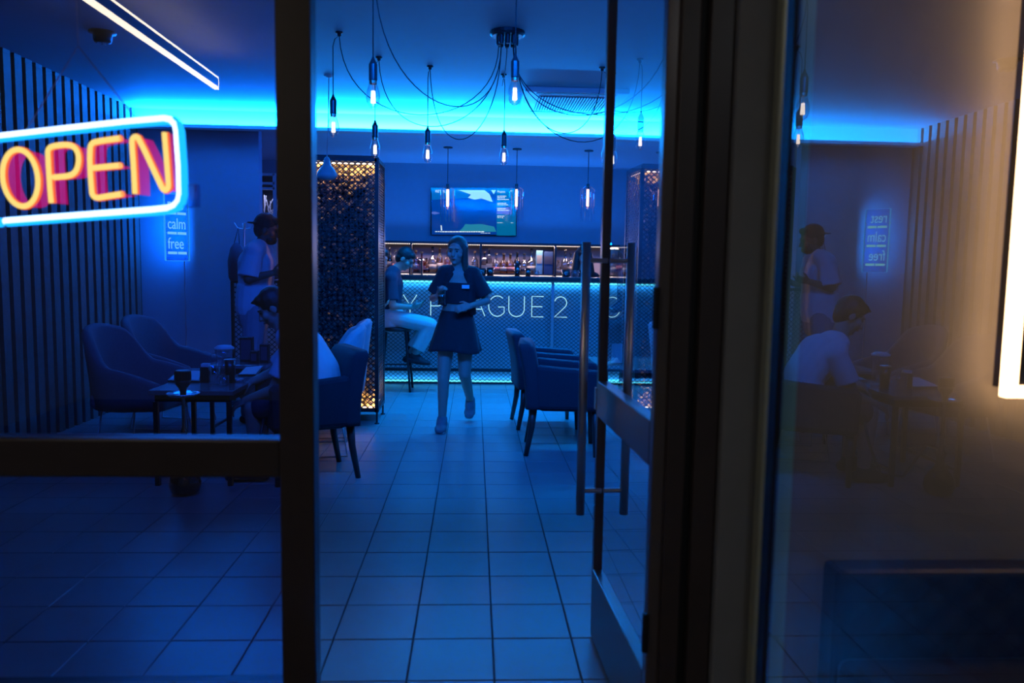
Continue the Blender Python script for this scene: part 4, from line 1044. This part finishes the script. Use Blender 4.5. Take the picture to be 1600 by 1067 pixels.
def ellip(mb, c, rad, X, Y_, Z_, n=14, m=9):
    vs = []; fs = []
    for i in range(m+1):
        th_ = PI*i/m
        for j in range(n):
            ph = 2*PI*j/n; vs.append(Vector(c)+X*rad[0]*math.sin(th_)*math.cos(ph)+Y_*rad[1]*math.sin(th_)*math.sin(ph)+Z_*rad[2]*math.cos(th_))
    for i in range(m):
        for j in range(n): fs.append((i*n+j, i*n+(j+1) % n, (i+1)*n+(j+1) % n, (i+1)*n+j))
    mb.add(vs, fs)
def blob(mb, name, m, parent, voxel=0.007, it=4, label=None):
    off = parent_loc(parent)
    me = bpy.data.meshes.new('tmp'); me.from_pydata([tuple(v-off) for v in mb.v], [], mb.f)
    bm = bmesh.new(); bm.from_mesh(me); bmesh.ops.remove_doubles(bm, verts=bm.verts, dist=1e-5); bmesh.ops.recalc_face_normals(bm, faces=bm.faces); bm.to_mesh(me); bm.free()
    o = bpy.data.objects.new('tmp', me); COL.objects.link(o)
    r = o.modifiers.new('r', 'REMESH'); r.mode = 'VOXEL'; r.voxel_size = voxel
    s = o.modifiers.new('s', 'SMOOTH'); s.factor = 0.5; s.iterations = it
    dg = bpy.context.evaluated_depsgraph_get(); dg.update()
    me2 = bpy.data.meshes.new_from_object(o.evaluated_get(dg)); me2.name = name
    bpy.data.objects.remove(o); bpy.data.meshes.remove(me)
    me2.polygons.foreach_set('use_smooth', [True]*len(me2.polygons))
    me2.materials.clear(); me2.materials.append(M[m])
    q = link(name, me2, parent)
    if label: q['label'] = label
    return q
def lerp(a, b, t): return Vector(a)*(1-t)+Vector(b)*t
def hand(mb, wr, d, palm_n, thumb, k=1.0, curl=0.6, grip=None):
    """wr wrist, d finger direction, palm_n palm normal (the side fingers curl to), thumb = side direction"""
    d = Vector(d).normalized(); pn = Vector(palm_n); pn = (pn-d*pn.dot(d)).normalized(); sd = Vector(thumb); sd = (sd-d*sd.dot(d)-pn*sd.dot(pn)).normalized()
    ecap(mb, Vector(wr)-d*0.01, Vector(wr)+d*0.075*k, sd, 0.028*k, 0.016*k, 0.038*k, 0.014*k)
    for i, (off, ln) in enumerate(((0.029, 0.070), (0.010, 0.078), (-0.010, 0.073), (-0.029, 0.058))):
        b0 = Vector(wr)+d*0.082*k+sd*off*k
        a1 = curl*(0.9+0.1*i); d1 = d*math.cos(a1)+pn*math.sin(a1); b1 = b0+d1*ln*0.5*k
        a2 = curl*2.1; d2 = d*math.cos(a2)+pn*math.sin(a2); b2 = b1+d2*ln*0.5*k
        cap(mb, b0-d*0.01, 0.0095*k, b1, 0.0088*k, 8); cap(mb, b1, 0.0088*k, b2, 0.0075*k, 8)
    t0 = Vector(wr)+d*0.025*k+sd*0.026*k; t1 = t0+(d*0.6+sd*0.75+pn*0.25).normalized()*0.038*k; t2 = t1+(d*0.75+sd*0.25+pn*0.5*(0.5+curl)).normalized()*0.032*k
    cap(mb, t0, 0.013*k, t1, 0.0105*k, 8); cap(mb, t1, 0.0105*k, t2, 0.0085*k, 8)
def head(mb, c, fd, up, k=1.0):
    """face direction fd; c = head centre"""
    fd = Vector(fd).normalized(); up = Vector(up); up = (up-fd*up.dot(fd)).normalized(); sd = fd.cross(up)
    ellip(mb, c+up*0.022*k-fd*0.008*k, (0.076*k, 0.094*k, 0.092*k), sd, fd, up)
    ellip(mb, c-up*0.045*k+fd*0.030*k, (0.056*k, 0.058*k, 0.066*k), sd, fd, up)
    ellip(mb, c-up*0.092*k+fd*0.062*k, (0.022*k, 0.022*k, 0.018*k), sd, fd, up)         # chin
    cap(mb, c+up*0.012*k+fd*0.086*k, 0.009*k, c-up*0.028*k+fd*0.107*k, 0.013*k, 8)       # nose
    ellip(mb, c-up*0.030*k+fd*0.102*k, (0.017*k, 0.012*k, 0.010*k), sd, fd, up)
    ellip(mb, c-up*0.058*k+fd*0.085*k, (0.025*k, 0.014*k, 0.010*k), sd, fd, up)          # mouth mound
    ellip(mb, c+up*0.030*k+fd*0.082*k, (0.052*k, 0.014*k, 0.010*k), sd, fd, up)          # brow
    for s in (-1, 1):
        ellip(mb, c+sd*s*0.078*k-up*0.008*k-fd*0.008*k, (0.011*k, 0.022*k, 0.032*k), sd, fd, up)   # ear
        ellip(mb, c+sd*s*0.045*k-up*0.025*k+fd*0.058*k, (0.024*k, 0.024*k, 0.026*k), sd, fd, up)   # cheek
    return sd, up
def face_bits(root, c, fd, up, k=1.0):
    fd = Vector(fd).normalized(); up = Vector(up); up = (up-fd*up.dot(fd)).normalized(); sd = fd.cross(up)
    for s in (-1, 1):
        e = MB(); ellip(e, c+sd*s*0.031*k+up*0.006*k+fd*0.083*k, (0.010*k, 0.006*k, 0.0045*k), sd, fd, up); e.build('eye', 'eye', root, smooth=True)
        e = MB(); cap(e, c+sd*s*0.018*k+up*0.026*k+fd*0.092*k, 0.004*k, c+sd*s*0.046*k+up*0.026*k+fd*0.082*k, 0.003*k, 6); e.build('eyebrow', 'hair_dark', root, smooth=True)
    e = MB(); ellip(e, c-up*0.058*k+fd*0.094*k, (0.021*k, 0.007*k, 0.006*k), sd, fd, up); e.build('mouth', 'lips', root, smooth=True)
def hair_cap(mb, c, fd, up, k=1.0, thick=0.012, bangs=True):
    fd = Vector(fd).normalized(); up = Vector(up); up = (up-fd*up.dot(fd)).normalized(); sd = fd.cross(up)
    ellip(mb, c+up*0.040*k-fd*0.022*k, (0.082*k+thick*.4, 0.092*k+thick*.4, 0.084*k+thick), sd, fd, up)
    if bangs: ellip(mb, c+up*0.082*k+fd*0.045*k, (0.062*k, 0.045*k, 0.028*k+thick*.5), sd, fd, up)
    ellip(mb, c-up*0.010*k-fd*0.052*k, (0.074*k, 0.055*k, 0.075*k), sd, fd, up)
    return fd, up, sd
def torso(mb, J, S, e=0.0, female=False, neck=True, lo=0.0):
    hc, wc, cc, nb = J['hip'], J['waist'], J['chest'], J['neckb']
    if female: hp, ws_, ch, sh = (0.165, 0.115), (0.118, 0.088), (0.140, 0.105), (0.125, 0.062)
    else: hp, ws_, ch, sh = (0.165, 0.12), (0.150, 0.108), (0.172, 0.122), (0.150, 0.070)
    if lo < 1: ecap(mb, lerp(hc, wc, lo), wc, S, hp[0]*(1-lo)+ws_[0]*lo+e, hp[1]*(1-lo)+ws_[1]*lo+e, ws_[0]+e, ws_[1]+e)
    ecap(mb, wc, cc, S, ws_[0]+e, ws_[1]+e, ch[0]+e, ch[1]+e)
    ecap(mb, cc, lerp(cc, nb, 0.72), S, ch[0]+e, ch[1]+e, sh[0]+e, sh[1]+e)
    for k_ in ('shR', 'shL'): cap(mb, lerp(nb, J[k_], 0.3), 0.050+e, J[k_], (0.046 if female else 0.056)+e)
def limb(mb, a, b, c, r, flat=False):
    cap(mb, a, r[0], b, r[1]); cap(mb, b, r[1], c, r[2])
def foot(mb, an, toe, k=1.0, e=0.0):
    an = Vector(an); toe = Vector(toe); d = (toe-an); 
    heel = an - Vector((d.x, d.y, 0)).normalized()*0.045*k + Vector((0, 0, -0.045*k))
    side = d.cross(Vector((0, 0, 1)))
    cap(mb, an, 0.036*k+e, lerp(an, toe, 0.35)-Vector((0, 0, 0.01)), 0.036*k+e)
    ecap(mb, heel, lerp(heel, toe, 0.75), side, 0.032*k+e, 0.028*k+e, 0.043*k+e, 0.026*k+e)
    ecap(mb, lerp(heel, toe, 0.7), toe, side, 0.042*k+e, 0.026*k+e, 0.032*k+e, 0.018*k+e)
UP = Vector((0, 0, 1))

# ---- waitress walking towards the door
WY = 6.62
def W(px, py, dy=0.0): return PY(px, py, WY+dy)
J = dict(hip=W(713, 508), waist=W(714, 478), chest=W(716, 446), neckb=W(716, 421), shR=W(695, 426), shL=W(740, 428),
         elR=W(677, 466, 0.02), elL=W(761, 470, 0.0), wrR=W(683, 463, -0.20), wrL=W(735, 478, -0.20),
         hiR=W(699, 515), hiL=W(727, 515), knR=W(693, 590, -0.06), knL=W(726, 584, 0.0), anR=W(691, 655, -0.04), anL=W(735, 625, 0.40))
root = thing('person', 'waitress in black skirt and open shirt walking with a drink', 'person', (J['hip'].x, WY, 0))
S_ = (J['shL']-J['shR']).normalized()
hc = W(714, 393, -0.02); fd = Vector((-0.32, -0.94, -0.06)); hu = Vector((0.03, 0, 1))
b_ = MB(); torso(b_, J, S_, female=True); cap(b_, J['neckb']-UP*0.02, 0.050, hc-UP*0.06+Vector((0, 0.01, 0)), 0.046); head(b_, hc, fd, hu, 0.98)
limb(b_, J['shR'], J['elR'], J['wrR'], (0.041, 0.034, 0.023)); limb(b_, J['shL'], J['elL'], J['wrL'], (0.041, 0.034, 0.023))
hand(b_, J['wrR'], (0.25, -0.45, 0.75), (0.9, 0.25, -0.1), (0.0, -0.9, 0.4), 0.92, 0.85)
hand(b_, J['wrL'], (-0.85, -0.35, -0.15), (0, 0.9, -0.4), (0.0, -0.2, 0.9), 0.92, 0.5)
limb(b_, J['hiR'], J['knR'], J['anR'], (0.080, 0.053, 0.034)); limb(b_, J['hiL'], J['knL'], J['anL'], (0.080, 0.053, 0.034))
cap(b_, lerp(J['knR'], J['anR'], .1)+Vector((0, .012, 0)), 0.048, lerp(J['knR'], J['anR'], .45)+Vector((0, .012, 0)), 0.048); cap(b_, lerp(J['knL'], J['anL'], .1), 0.046, lerp(J['knL'], J['anL'], .45), 0.047)
toeR = W(687, 670, -0.16); toeR.z = 0.028; J['anR'].z = max(J['anR'].z, 0.085); toeL = J['anL']+Vector((-0.01, -0.07, -0.13))
foot(b_, J['anR'], toeR); foot(b_, J['anL'], toeL)
bodyW = blob(b_, 'body', 'skin', root, 0.0065, 3)
face_bits(root, hc, fd, hu, 0.98)
h_ = MB(); f_, u_, s_ = hair_cap(h_, hc, fd, hu, 0.98, 0.014, False)
cap(h_, hc-f_*0.07-u_*0.01, 0.055, hc-f_*0.085-u_*0.16+Vector((0.05, 0.02, 0)), 0.035); cap(h_, hc+s_*0.065*(1 if s_.x > 0 else -1)+u_*0.03, 0.035, hc+s_*0.075*(1 if s_.x > 0 else -1)-u_*0.14, 0.026)
blob(h_, 'hair', 'hair_brown', root, 0.007, 3)
t_ = MB(); ecap(t_, lerp(J['waist'], J['chest'], 0.12), J['chest']+UP*0.025, S_, 0.134, 0.103, 0.152, 0.122, flat=True, n=24); blob(t_, 'crop_top', 'black_cloth', root, 0.006, 3)
t_ = MB()
for s, sh, el in ((-1, J['shR'], J['elR']), (1, J['shL'], J['elL'])):
    cap(t_, lerp(J['neckb'], sh, 0.45), 0.056, sh, 0.066); ecap(t_, sh, lerp(sh, el, 0.82), Vector((0, 1, 0)), 0.066, 0.062, 0.088, 0.074, flat=True)
    ecap(t_, sh*0.62+J['neckb']*0.38+Vector((0, 0.02, -0.01)), lerp(J['waist'], J['hip'], 0.45 if s > 0 else 0.0)+S_*s*0.118+Vector((0, 0.015, 0)), S_, 0.055, 0.105, 0.05, 0.10, flat=True)
ecap(t_, J['chest']+Vector((0, 0.05, 0.05)), J['waist']+Vector((0, 0.05, 0)), S_, 0.15, 0.085, 0.14, 0.08, flat=True)
blob(t_, 'open_shirt', 'black_cloth', root, 0.007, 4)
# skirt: flared, pleated hem
def skirt(u, v):
    a = 2*PI*u; c = lerp(lerp(J['waist'], J['hip'], 0.25), W(711, 548), v)
    ra = (0.128+0.095*v**0.9)*(1+0.05*v*math.sin(9*a)); rb = (0.105+0.075*v)*(1+0.05*v*math.cos(9*a)); return c+S_*ra*math.cos(a)+Vector((0, 1, 0))*rb*math.sin(a)+UP*0.012*v*math.sin(3*a+1)
m_ = MB().surf(skirt, 72, 14, closed_u=True); sk = m_.build('skirt', 'black_cloth', root, smooth=True)
so = sk.modifiers.new('s', 'SOLIDIFY'); so.thickness = 0.006
for an, toe, nm in ((J['anR'], toeR, 'a'), (J['anL'], toeL, 'b')):
    f2 = MB(); foot(f2, an, toe, 1.0, 0.010); sh_ = blob(f2, 'sneaker', 'sneaker', root, 0.007, 3)
    d = toe-an; hl = an-Vector((d.x, d.y, 0)).normalized()*0.045-UP*0.075
    s2 = MB(); ecap(s2, hl if nm == 'a' else an+Vector((0, 0.05, -0.03)), toe-UP*0.016, d.cross(UP), 0.040, 0.016, 0.040, 0.014); blob(s2, 'sole', 'white_rubber', sh_, 0.006, 2)
bd = MB(); c = W(727.5, 448, -0.128); bd.cbox(c, (0.062, 0.006, 0.030)); bd.build('name_badge', 'paper', root)
gp = W(690, 476, -0.235)
gl = thing('drink_glass', 'tall glass with drink in the waitress\'s hand', 'glass', gp)
MB().lathe([(0.030, 0), (0.031, 0.006), (0.037, 0.15), (0.034, 0.15), (0.028, 0.012), (0, 0.010)], gp, 18).build('glass_wall', 'clear_glass', gl, smooth=True)
MB().lathe([(0.0, 0.013), (0.027, 0.013), (0.032, 0.115), (0.0, 0.115)], gp, 16).build('drink', 'amber_glass', gl, smooth=True)

# ---- man on the bar stool looking at his phone, facing right
MY = 8.78
def B(px, py, dy=0.0): return PY(px, py, MY+dy)
J = dict(hip=B(611, 492), waist=B(610, 470), chest=B(611, 443), neckb=B(616, 420), shR=B(611, 436, -0.17), shL=B(613, 436, 0.17),
         elR=B(613, 478, -0.21), elL=B(618, 476, 0.2), wrR=B(642, 480, -0.14), wrL=B(645, 478, 0.06),
         hiR=B(611, 495, -0.09), hiL=B(611, 495, 0.09), knR=B(672, 508, -0.13), knL=B(668, 506, 0.12), anR=B(647, 556, -0.12), anL=B(640, 555, 0.10))
root = thing('person', 'man in dark shirt and pale trousers on a bar stool looking down', 'person', (J['hip'].x, MY, 0))
S_ = Vector((0, 1, 0)); hc = B(633, 405, 0.0); fd = Vector((0.80, -0.12, -0.58)); hu = Vector((0.5, 0, 0.85))
b_ = MB(); torso(b_, J, S_); cap(b_, J['neckb']-UP*0.02, 0.056, hc-Vector((0.03, 0, 0.05)), 0.054); head(b_, hc, fd, hu)
limb(b_, J['shR'], J['elR'], J['wrR'], (0.048, 0.040, 0.027)); limb(b_, J['shL'], J['elL'], J['wrL'], (0.048, 0.040, 0.027))
hand(b_, J['wrR'], (0.95, 0.25, 0.15), (-0.1, 0.6, 0.7), (0.1, -0.6, 0.7), 1.0, 0.45); hand(b_, J['wrL'], (0.95, -0.2, 0.1), (-0.1, -0.6, 0.7), (0.1, 0.6, 0.7), 1.0, 0.45)
limb(b_, J['hiR'], J['knR'], J['anR'], (0.085, 0.058, 0.038)); limb(b_, J['hiL'], J['knL'], J['anL'], (0.085, 0.058, 0.038))
toes = [J['anR']+Vector((0.16, -0.02, -0.075)), J['anL']+Vector((0.16, 0.02, -0.075))]
foot(b_, J['anR'], toes[0]); foot(b_, J['anL'], toes[1])
blob(b_, 'body', 'skin', root, 0.007, 3); face_bits(root, hc, fd, hu)
h_ = MB(); hair_cap(h_, hc, fd, hu, 1.0, 0.016); blob(h_, 'hair', 'hair_dark', root, 0.007, 3)
t_ = MB(); torso(t_, J, S_, 0.016, lo=0.0)
for sh, el in ((J['shR'], J['elR']), (J['shL'], J['elL'])): ecap(t_, sh, lerp(sh, el, 0.80), Vector((1, 0, 0)), 0.068, 0.064, 0.076, 0.068, flat=True)
blob(t_, 't_shirt', 'navy_cloth', root, 0.008, 4)
t_ = MB(); ecap(t_, J['hip']+UP*0.03, J['hip']-UP*0.06, S_, 0.185, 0.14, 0.18, 0.14)
for hi, kn, an in ((J['hiR'], J['knR'], J['anR']), (J['hiL'], J['knL'], J['anL'])):
    cap(t_, hi, 0.100, kn, 0.084); ecap(t_, kn, lerp(kn, an, 0.78), S_, 0.080, 0.084, 0.074, 0.082, flat=True)
blob(t_, 'trousers', 'cream_cloth', root, 0.009, 3)
for an, tt in ((J['anR'], toes[0]), (J['anL'], toes[1])): f2 = MB(); foot(f2, an, tt, 1.0, 0.009); blob(f2, 'shoe', 'black_cloth', root, 0.008, 3)
pc = lerp(J['wrR'], J['wrL'], 0.5)+Vector((0.10, 0, 0.035))
ph = thing('phone', 'phone held by the man on the bar stool', 'phone', pc)
rotp = Euler((0, math.radians(-35), 0))
MB().cbox(pc, (0.14, 0.07, 0.008), rot=rotp).build('case', 'tv_black', ph, bevel=0.003); MB().cbox(pc+rotp.to_matrix() @ Vector((0, 0, 0.0045)), (0.13, 0.062, 0.001), rot=rotp).build('screen', 'screen_teal', ph)

# ---- another guest behind the column, dark clothes, only the bent back shows
GYY = 8.42
def G(px, py, dy=0.0): return PY(px, py, GYY+dy)
J = dict(hip=G(545, 492), waist=G(549, 468), chest=G(562, 440), neckb=G(576, 418), shR=G(572, 432, -0.18), shL=G(572, 432, 0.18), elR=G(572, 470, -0.2), elL=G(572, 470, 0.2), wrR=G(590, 480, -0.1), wrL=G(590, 480, 0.1),
         hiR=G(545, 496, -.09), hiL=G(545, 496, .09), knR=G(586, 506, -.12), knL=G(586, 506, .12), anR=G(576, 556, -.12), anL=G(576, 556, .12))
root = thing('person', 'guest in dark clothes mostly hidden behind the stone column', 'person', (J['hip'].x, GYY, 0))
S_ = Vector((0, 1, 0)); hc = G(591, 403); fd = Vector((0.9, 0, -0.4)); hu = Vector((0.4, 0, 0.9))
b_ = MB(); torso(b_, J, S_); cap(b_, J['neckb']-UP*0.02, 0.056, hc-Vector((0.03, 0, 0.05)), 0.054); head(b_, hc, fd, hu)
for k_ in 'RL':
    limb(b_, J['sh'+k_], J['el'+k_], J['wr'+k_], (0.048, 0.040, 0.027)); hand(b_, J['wr'+k_], (0.9, 0, 0.2), (0, 0, 1), (0, 1, 0), 1.0, 0.5)
    limb(b_, J['hi'+k_], J['kn'+k_], J['an'+k_], (0.085, 0.058, 0.038)); foot(b_, J['an'+k_], J['an'+k_]+Vector((.16, 0, -.075)))
blob(b_, 'body', 'skin', root, 0.010, 3)
h_ = MB(); hair_cap(h_, hc, fd, hu, 1.0, 0.018); blob(h_, 'hair', 'hair_dark', root, 0.009, 3)
t_ = MB(); torso(t_, J, S_, 0.018)
for k_ in 'RL': cap(t_, J['sh'+k_], 0.068, J['el'+k_], 0.056); cap(t_, J['el'+k_], 0.056, lerp(J['el'+k_], J['wr'+k_], .9), 0.042)
cap(t_, J['neckb']-UP*0.03, 0.075, hc-Vector((0.045, 0, 0.05)), 0.08)
blob(t_, 'hooded_top', 'navy_cloth', root, 0.010, 4)
t_ = MB(); ecap(t_, J['hip']+UP*0.03, J['hip']-UP*0.06, S_, 0.185, 0.14, 0.18, 0.14)
for k_ in 'RL': cap(t_, J['hi'+k_], 0.098, J['kn'+k_], 0.08); cap(t_, J['kn'+k_], 0.08, J['an'+k_], 0.062)
blob(t_, 'trousers', 'black_cloth', root, 0.010, 3)
stool('bar stool behind the stone column under the hidden guest', J['hip'].x, GYY, J['hip'].z-0.10)

# ---- bartender behind the bar
KY = 10.25
def K(px, py, dy=0.0): return PY(px, py, KY+dy)
J = dict(hip=K(908, 505), waist=K(908, 478), chest=K(908, 448), neckb=K(910, 425), shR=K(890, 432), shL=K(930, 433), elR=K(884, 470, -0.05), elL=K(936, 470, -0.05), wrR=K(896, 462, -0.28), wrL=K(924, 463, -0.28),
         hiR=K(899, 510), hiL=K(917, 510), knR=K(899, 560), knL=K(917, 560), anR=K(899, 572), anL=K(917, 572))
for k_ in 'RL': J['kn'+k_].z = 0.47; J['an'+k_].z = 0.085
root = thing('person', 'bartender with long dark hair behind the bar near the door', 'person', (J['hip'].x, KY, 0))
S_ = Vector((1, 0, 0)); hc = K(911, 401, -0.02); fd = Vector((0.2, -0.95, -0.25)); hu = UP
b_ = MB(); torso(b_, J, S_, female=True); cap(b_, J['neckb']-UP*0.02, 0.05, hc-UP*0.06, 0.047); head(b_, hc, fd, hu)
for k_ in 'RL':
    limb(b_, J['sh'+k_], J['el'+k_], J['wr'+k_], (0.043, 0.036, 0.024)); hand(b_, J['wr'+k_], (0.1, -0.95, 0.1), (0, 0, -1), (-1 if k_ == 'L' else 1, 0, 0), 0.95, 0.4)
    limb(b_, J['hi'+k_], J['kn'+k_], J['an'+k_], (0.082, 0.055, 0.036)); foot(b_, J['an'+k_], J['an'+k_]+Vector((0, -.17, -.06)))
blob(b_, 'body', 'skin', root, 0.008, 3); face_bits(root, hc, fd, hu)
h_ = MB(); f_, u_, s_ = hair_cap(h_, hc, fd, hu, 1.0, 0.018)
for s in (-1, 1): cap(h_, hc+Vector((s*0.07, 0.0, 0.03)), 0.05, hc+Vector((s*0.105, -0.01, -0.22)), 0.055)
cap(h_, hc+Vector((0, 0.07, 0)), 0.07, hc+Vector((0, 0.08, -0.24)), 0.075)
blob(h_, 'hair', 'hair_dark', root, 0.009, 3)
t_ = MB(); torso(t_, J, S_, 0.016, female=True)
for k_ in 'RL': cap(t_, J['sh'+k_], 0.060, J['el'+k_], 0.052); cap(t_, J['el'+k_], 0.050, lerp(J['el'+k_], J['wr'+k_], .85), 0.038)
blob(t_, 'shirt', 'black_cloth', root, 0.009, 4)
t_ = MB(); ecap(t_, J['hip']+UP*0.04, J['hip']-UP*0.05, S_, 0.175, 0.125, 0.17, 0.12)
for k_ in 'RL': cap(t_, J['hi'+k_], 0.092, J['kn'+k_], 0.068); cap(t_, J['kn'+k_], 0.068, J['an'+k_], 0.055)
blob(t_, 'trousers', 'black_cloth', root, 0.010, 3)
for k_ in 'RL': f2 = MB(); foot(f2, J['an'+k_], J['an'+k_]+Vector((0, -.17, -.055)), 1.0, 0.009); blob(f2, 'shoe', 'black_cloth', root, 0.009, 3)

# ---- standing man in white shirt and backward cap, facing right
VY = 6.95
def V(px, py, dy=0.0): return PY(px, py, VY+dy)
J = dict(hip=V(398, 480), waist=V(400, 446), chest=V(402, 412), neckb=V(407, 384), shR=V(396, 394, -0.17), shL=V(404, 394, 0.18), elR=V(388, 436, -0.22), elL=V(400, 436, 0.2), wrR=V(424, 427, -0.20), wrL=V(430, 432, 0.10),
         hiR=V(398, 486, -.09), hiL=V(400, 486, .10), knR=V(392, 550, -.10), knL=V(402, 550, .10), anR=V(388, 600, -.1), anL=V(402, 600, .1))
for k_ in 'RL': J['kn'+k_].z = 0.50; J['an'+k_].z = 0.085
root = thing('person', 'standing man in white shirt and backward black cap facing right', 'person', (J['hip'].x, VY, 0))
S_ = Vector((0.25, 0.97, 0)).normalized(); hc = V(417, 360, 0.0); fd = Vector((0.95, 0.1, -0.22)); hu = Vector((0.2, 0, 1))
b_ = MB(); torso(b_, J, S_); cap(b_, J['neckb']-UP*0.02, 0.058, hc-Vector((0.02, 0, 0.06)), 0.055); head(b_, hc, fd, hu, 1.03)
for k_ in 'RL':
    limb(b_, J['sh'+k_], J['el'+k_], J['wr'+k_], (0.050, 0.042, 0.028)); hand(b_, J['wr'+k_], (0.9, 0.2, 0.15), (0, 0.6 if k_ == 'R' else -0.6, 0.5), (0.2, 0, 1), 1.0, 0.7)
    limb(b_, J['hi'+k_], J['kn'+k_], J['an'+k_], (0.088, 0.06, 0.04)); foot(b_, J['an'+k_], J['an'+k_]+Vector((.18, 0, -.06)))
blob(b_, 'body', 'dark_skin', root, 0.007, 3); face_bits(root, hc, fd, hu)
h_ = MB(); f_, u_, s_ = hair_cap(h_, hc+hu*0.012, fd, hu, 1.05, 0.010); ecap(h_, hc-f_*0.09+u_*0.045, hc-f_*0.165+u_*0.030, s_, 0.075, 0.010, 0.055, 0.008); blob(h_, 'cap', 'black_cloth', root, 0.007, 3)
h_ = MB(); ellip(h_, hc-Vector(hu)*0.07+f_*0.045, (0.060, 0.058, 0.045), s_, f_, u_); blob(h_, 'beard', 'hair_dark', root, 0.007, 3)
t_ = MB(); torso(t_, J, S_, 0.030); ecap(t_, lerp(J['waist'], J['hip'], 0.0), J['hip']-UP*0.0, S_, 0.19, 0.15, 0.195, 0.155, flat=True)
for sh, el in ((J['shR'], J['elR']), (J['shL'], J['elL'])): ecap(t_, sh, lerp(sh, el, 0.92), Vector((1, 0, 0)), 0.080, 0.074, 0.098, 0.085, flat=True)
blob(t_, 't_shirt', 'white_cloth', root, 0.008, 4)
t_ = MB(); ecap(t_, J['hip']+UP*0.03, J['hip']-UP*0.10, S_, 0.178, 0.132, 0.175, 0.13)
for k_ in 'RL': cap(t_, J['hi'+k_], 0.102, J['kn'+k_], 0.085); cap(t_, J['kn'+k_], 0.085, J['an'+k_]+UP*0.02, 0.07)
blob(t_, 'jeans', 'grey_cloth', root, 0.009, 3)
for k_ in 'RL': f2 = MB(); foot(f2, J['an'+k_], J['an'+k_]+Vector((.18, 0, -.055)), 1.0, 0.009); blob(f2, 'shoe', 'black_cloth', root, 0.009, 3)

# ---- seated guest hunched over the table, facing left
QY = 5.16
def Q(px, py, dy=0.0): return PY(px, py, QY+dy)
J = dict(hip=Q(503, 612), waist=Q(500, 580), chest=Q(474, 545), neckb=Q(446, 520), shR=Q(458, 541, 0.17), shL=Q(458, 545, -0.17), elR=Q(428, 582, 0.2), elL=Q(428, 610, -0.2), wrR=Q(395, 596, 0.08), wrL=Q(384, 626, -0.14),
         hiR=Q(500, 622, .10), hiL=Q(500, 624, -.10), knR=Q(404, 632, .14), knL=Q(396, 640, -.15), anR=Q(412, 720, .14), anL=Q(402, 722, -.15))
for k_ in 'RL': J['an'+k_].z = 0.085
root = thing('person', 'hunched guest in pale shirt sitting at the hookah table', 'person', (J['hip'].x, QY, 0))
S_ = Vector((0.05, -1, 0)); hc = Q(427, 482, 0.0); fd = Vector((-0.86, -0.12, -0.48)); hu = Vector((-0.45, 0, 0.9))
b_ = MB(); torso(b_, J, S_); cap(b_, J['neckb']-UP*0.02, 0.058, hc+Vector((0.04, 0, -0.05)), 0.055); head(b_, hc, fd, hu, 1.0)
for k_ in 'RL':
    limb(b_, J['sh'+k_], J['el'+k_], J['wr'+k_], (0.050, 0.042, 0.028)); hand(b_, J['wr'+k_], (-0.85, 0, -0.45), (0, 0.3, -0.9), (0, -1 if k_ == 'R' else 1, 0.2), 1.0, 0.6)
    limb(b_, J['hi'+k_], J['kn'+k_], J['an'+k_], (0.088, 0.06, 0.04)); foot(b_, J['an'+k_], J['an'+k_]+Vector((-.18, 0, -.06)))
blob(b_, 'body', 'skin', root, 0.007, 3); face_bits(root, hc, fd, hu)
h_ = MB(); f_, u_, s_ = hair_cap(h_, hc, fd, hu, 1.02, 0.018); cap(h_, hc+f_*0.055+u_*0.085, 0.030, hc+f_*0.100+u_*0.095, 0.010); blob(h_, 'hair', 'hair_dark', root, 0.007, 2)
t_ = MB(); torso(t_, J, S_, 0.022)
for sh, el in ((J['shR'], J['elR']), (J['shL'], J['elL'])): ecap(t_, sh, lerp(sh, el, 0.7), Vector((0, 1, 0)), 0.074, 0.07, 0.086, 0.076, flat=True)
blob(t_, 't_shirt', 'white_cloth', root, 0.008, 4)
t_ = MB(); ecap(t_, J['hip']+UP*0.04, J['hip']-UP*0.06, S_, 0.182, 0.14, 0.18, 0.13)
for k_ in 'RL': cap(t_, J['hi'+k_], 0.102, lerp(J['hi'+k_], J['kn'+k_], 0.85), 0.09)
blob(t_, 'shorts', 'navy_cloth', root, 0.009, 3)
for k_ in 'RL': f2 = MB(); foot(f2, J['an'+k_], J['an'+k_]+Vector((-.18, 0, -.055)), 1.0, 0.009); blob(f2, 'shoe', 'black_cloth', root, 0.009, 3)
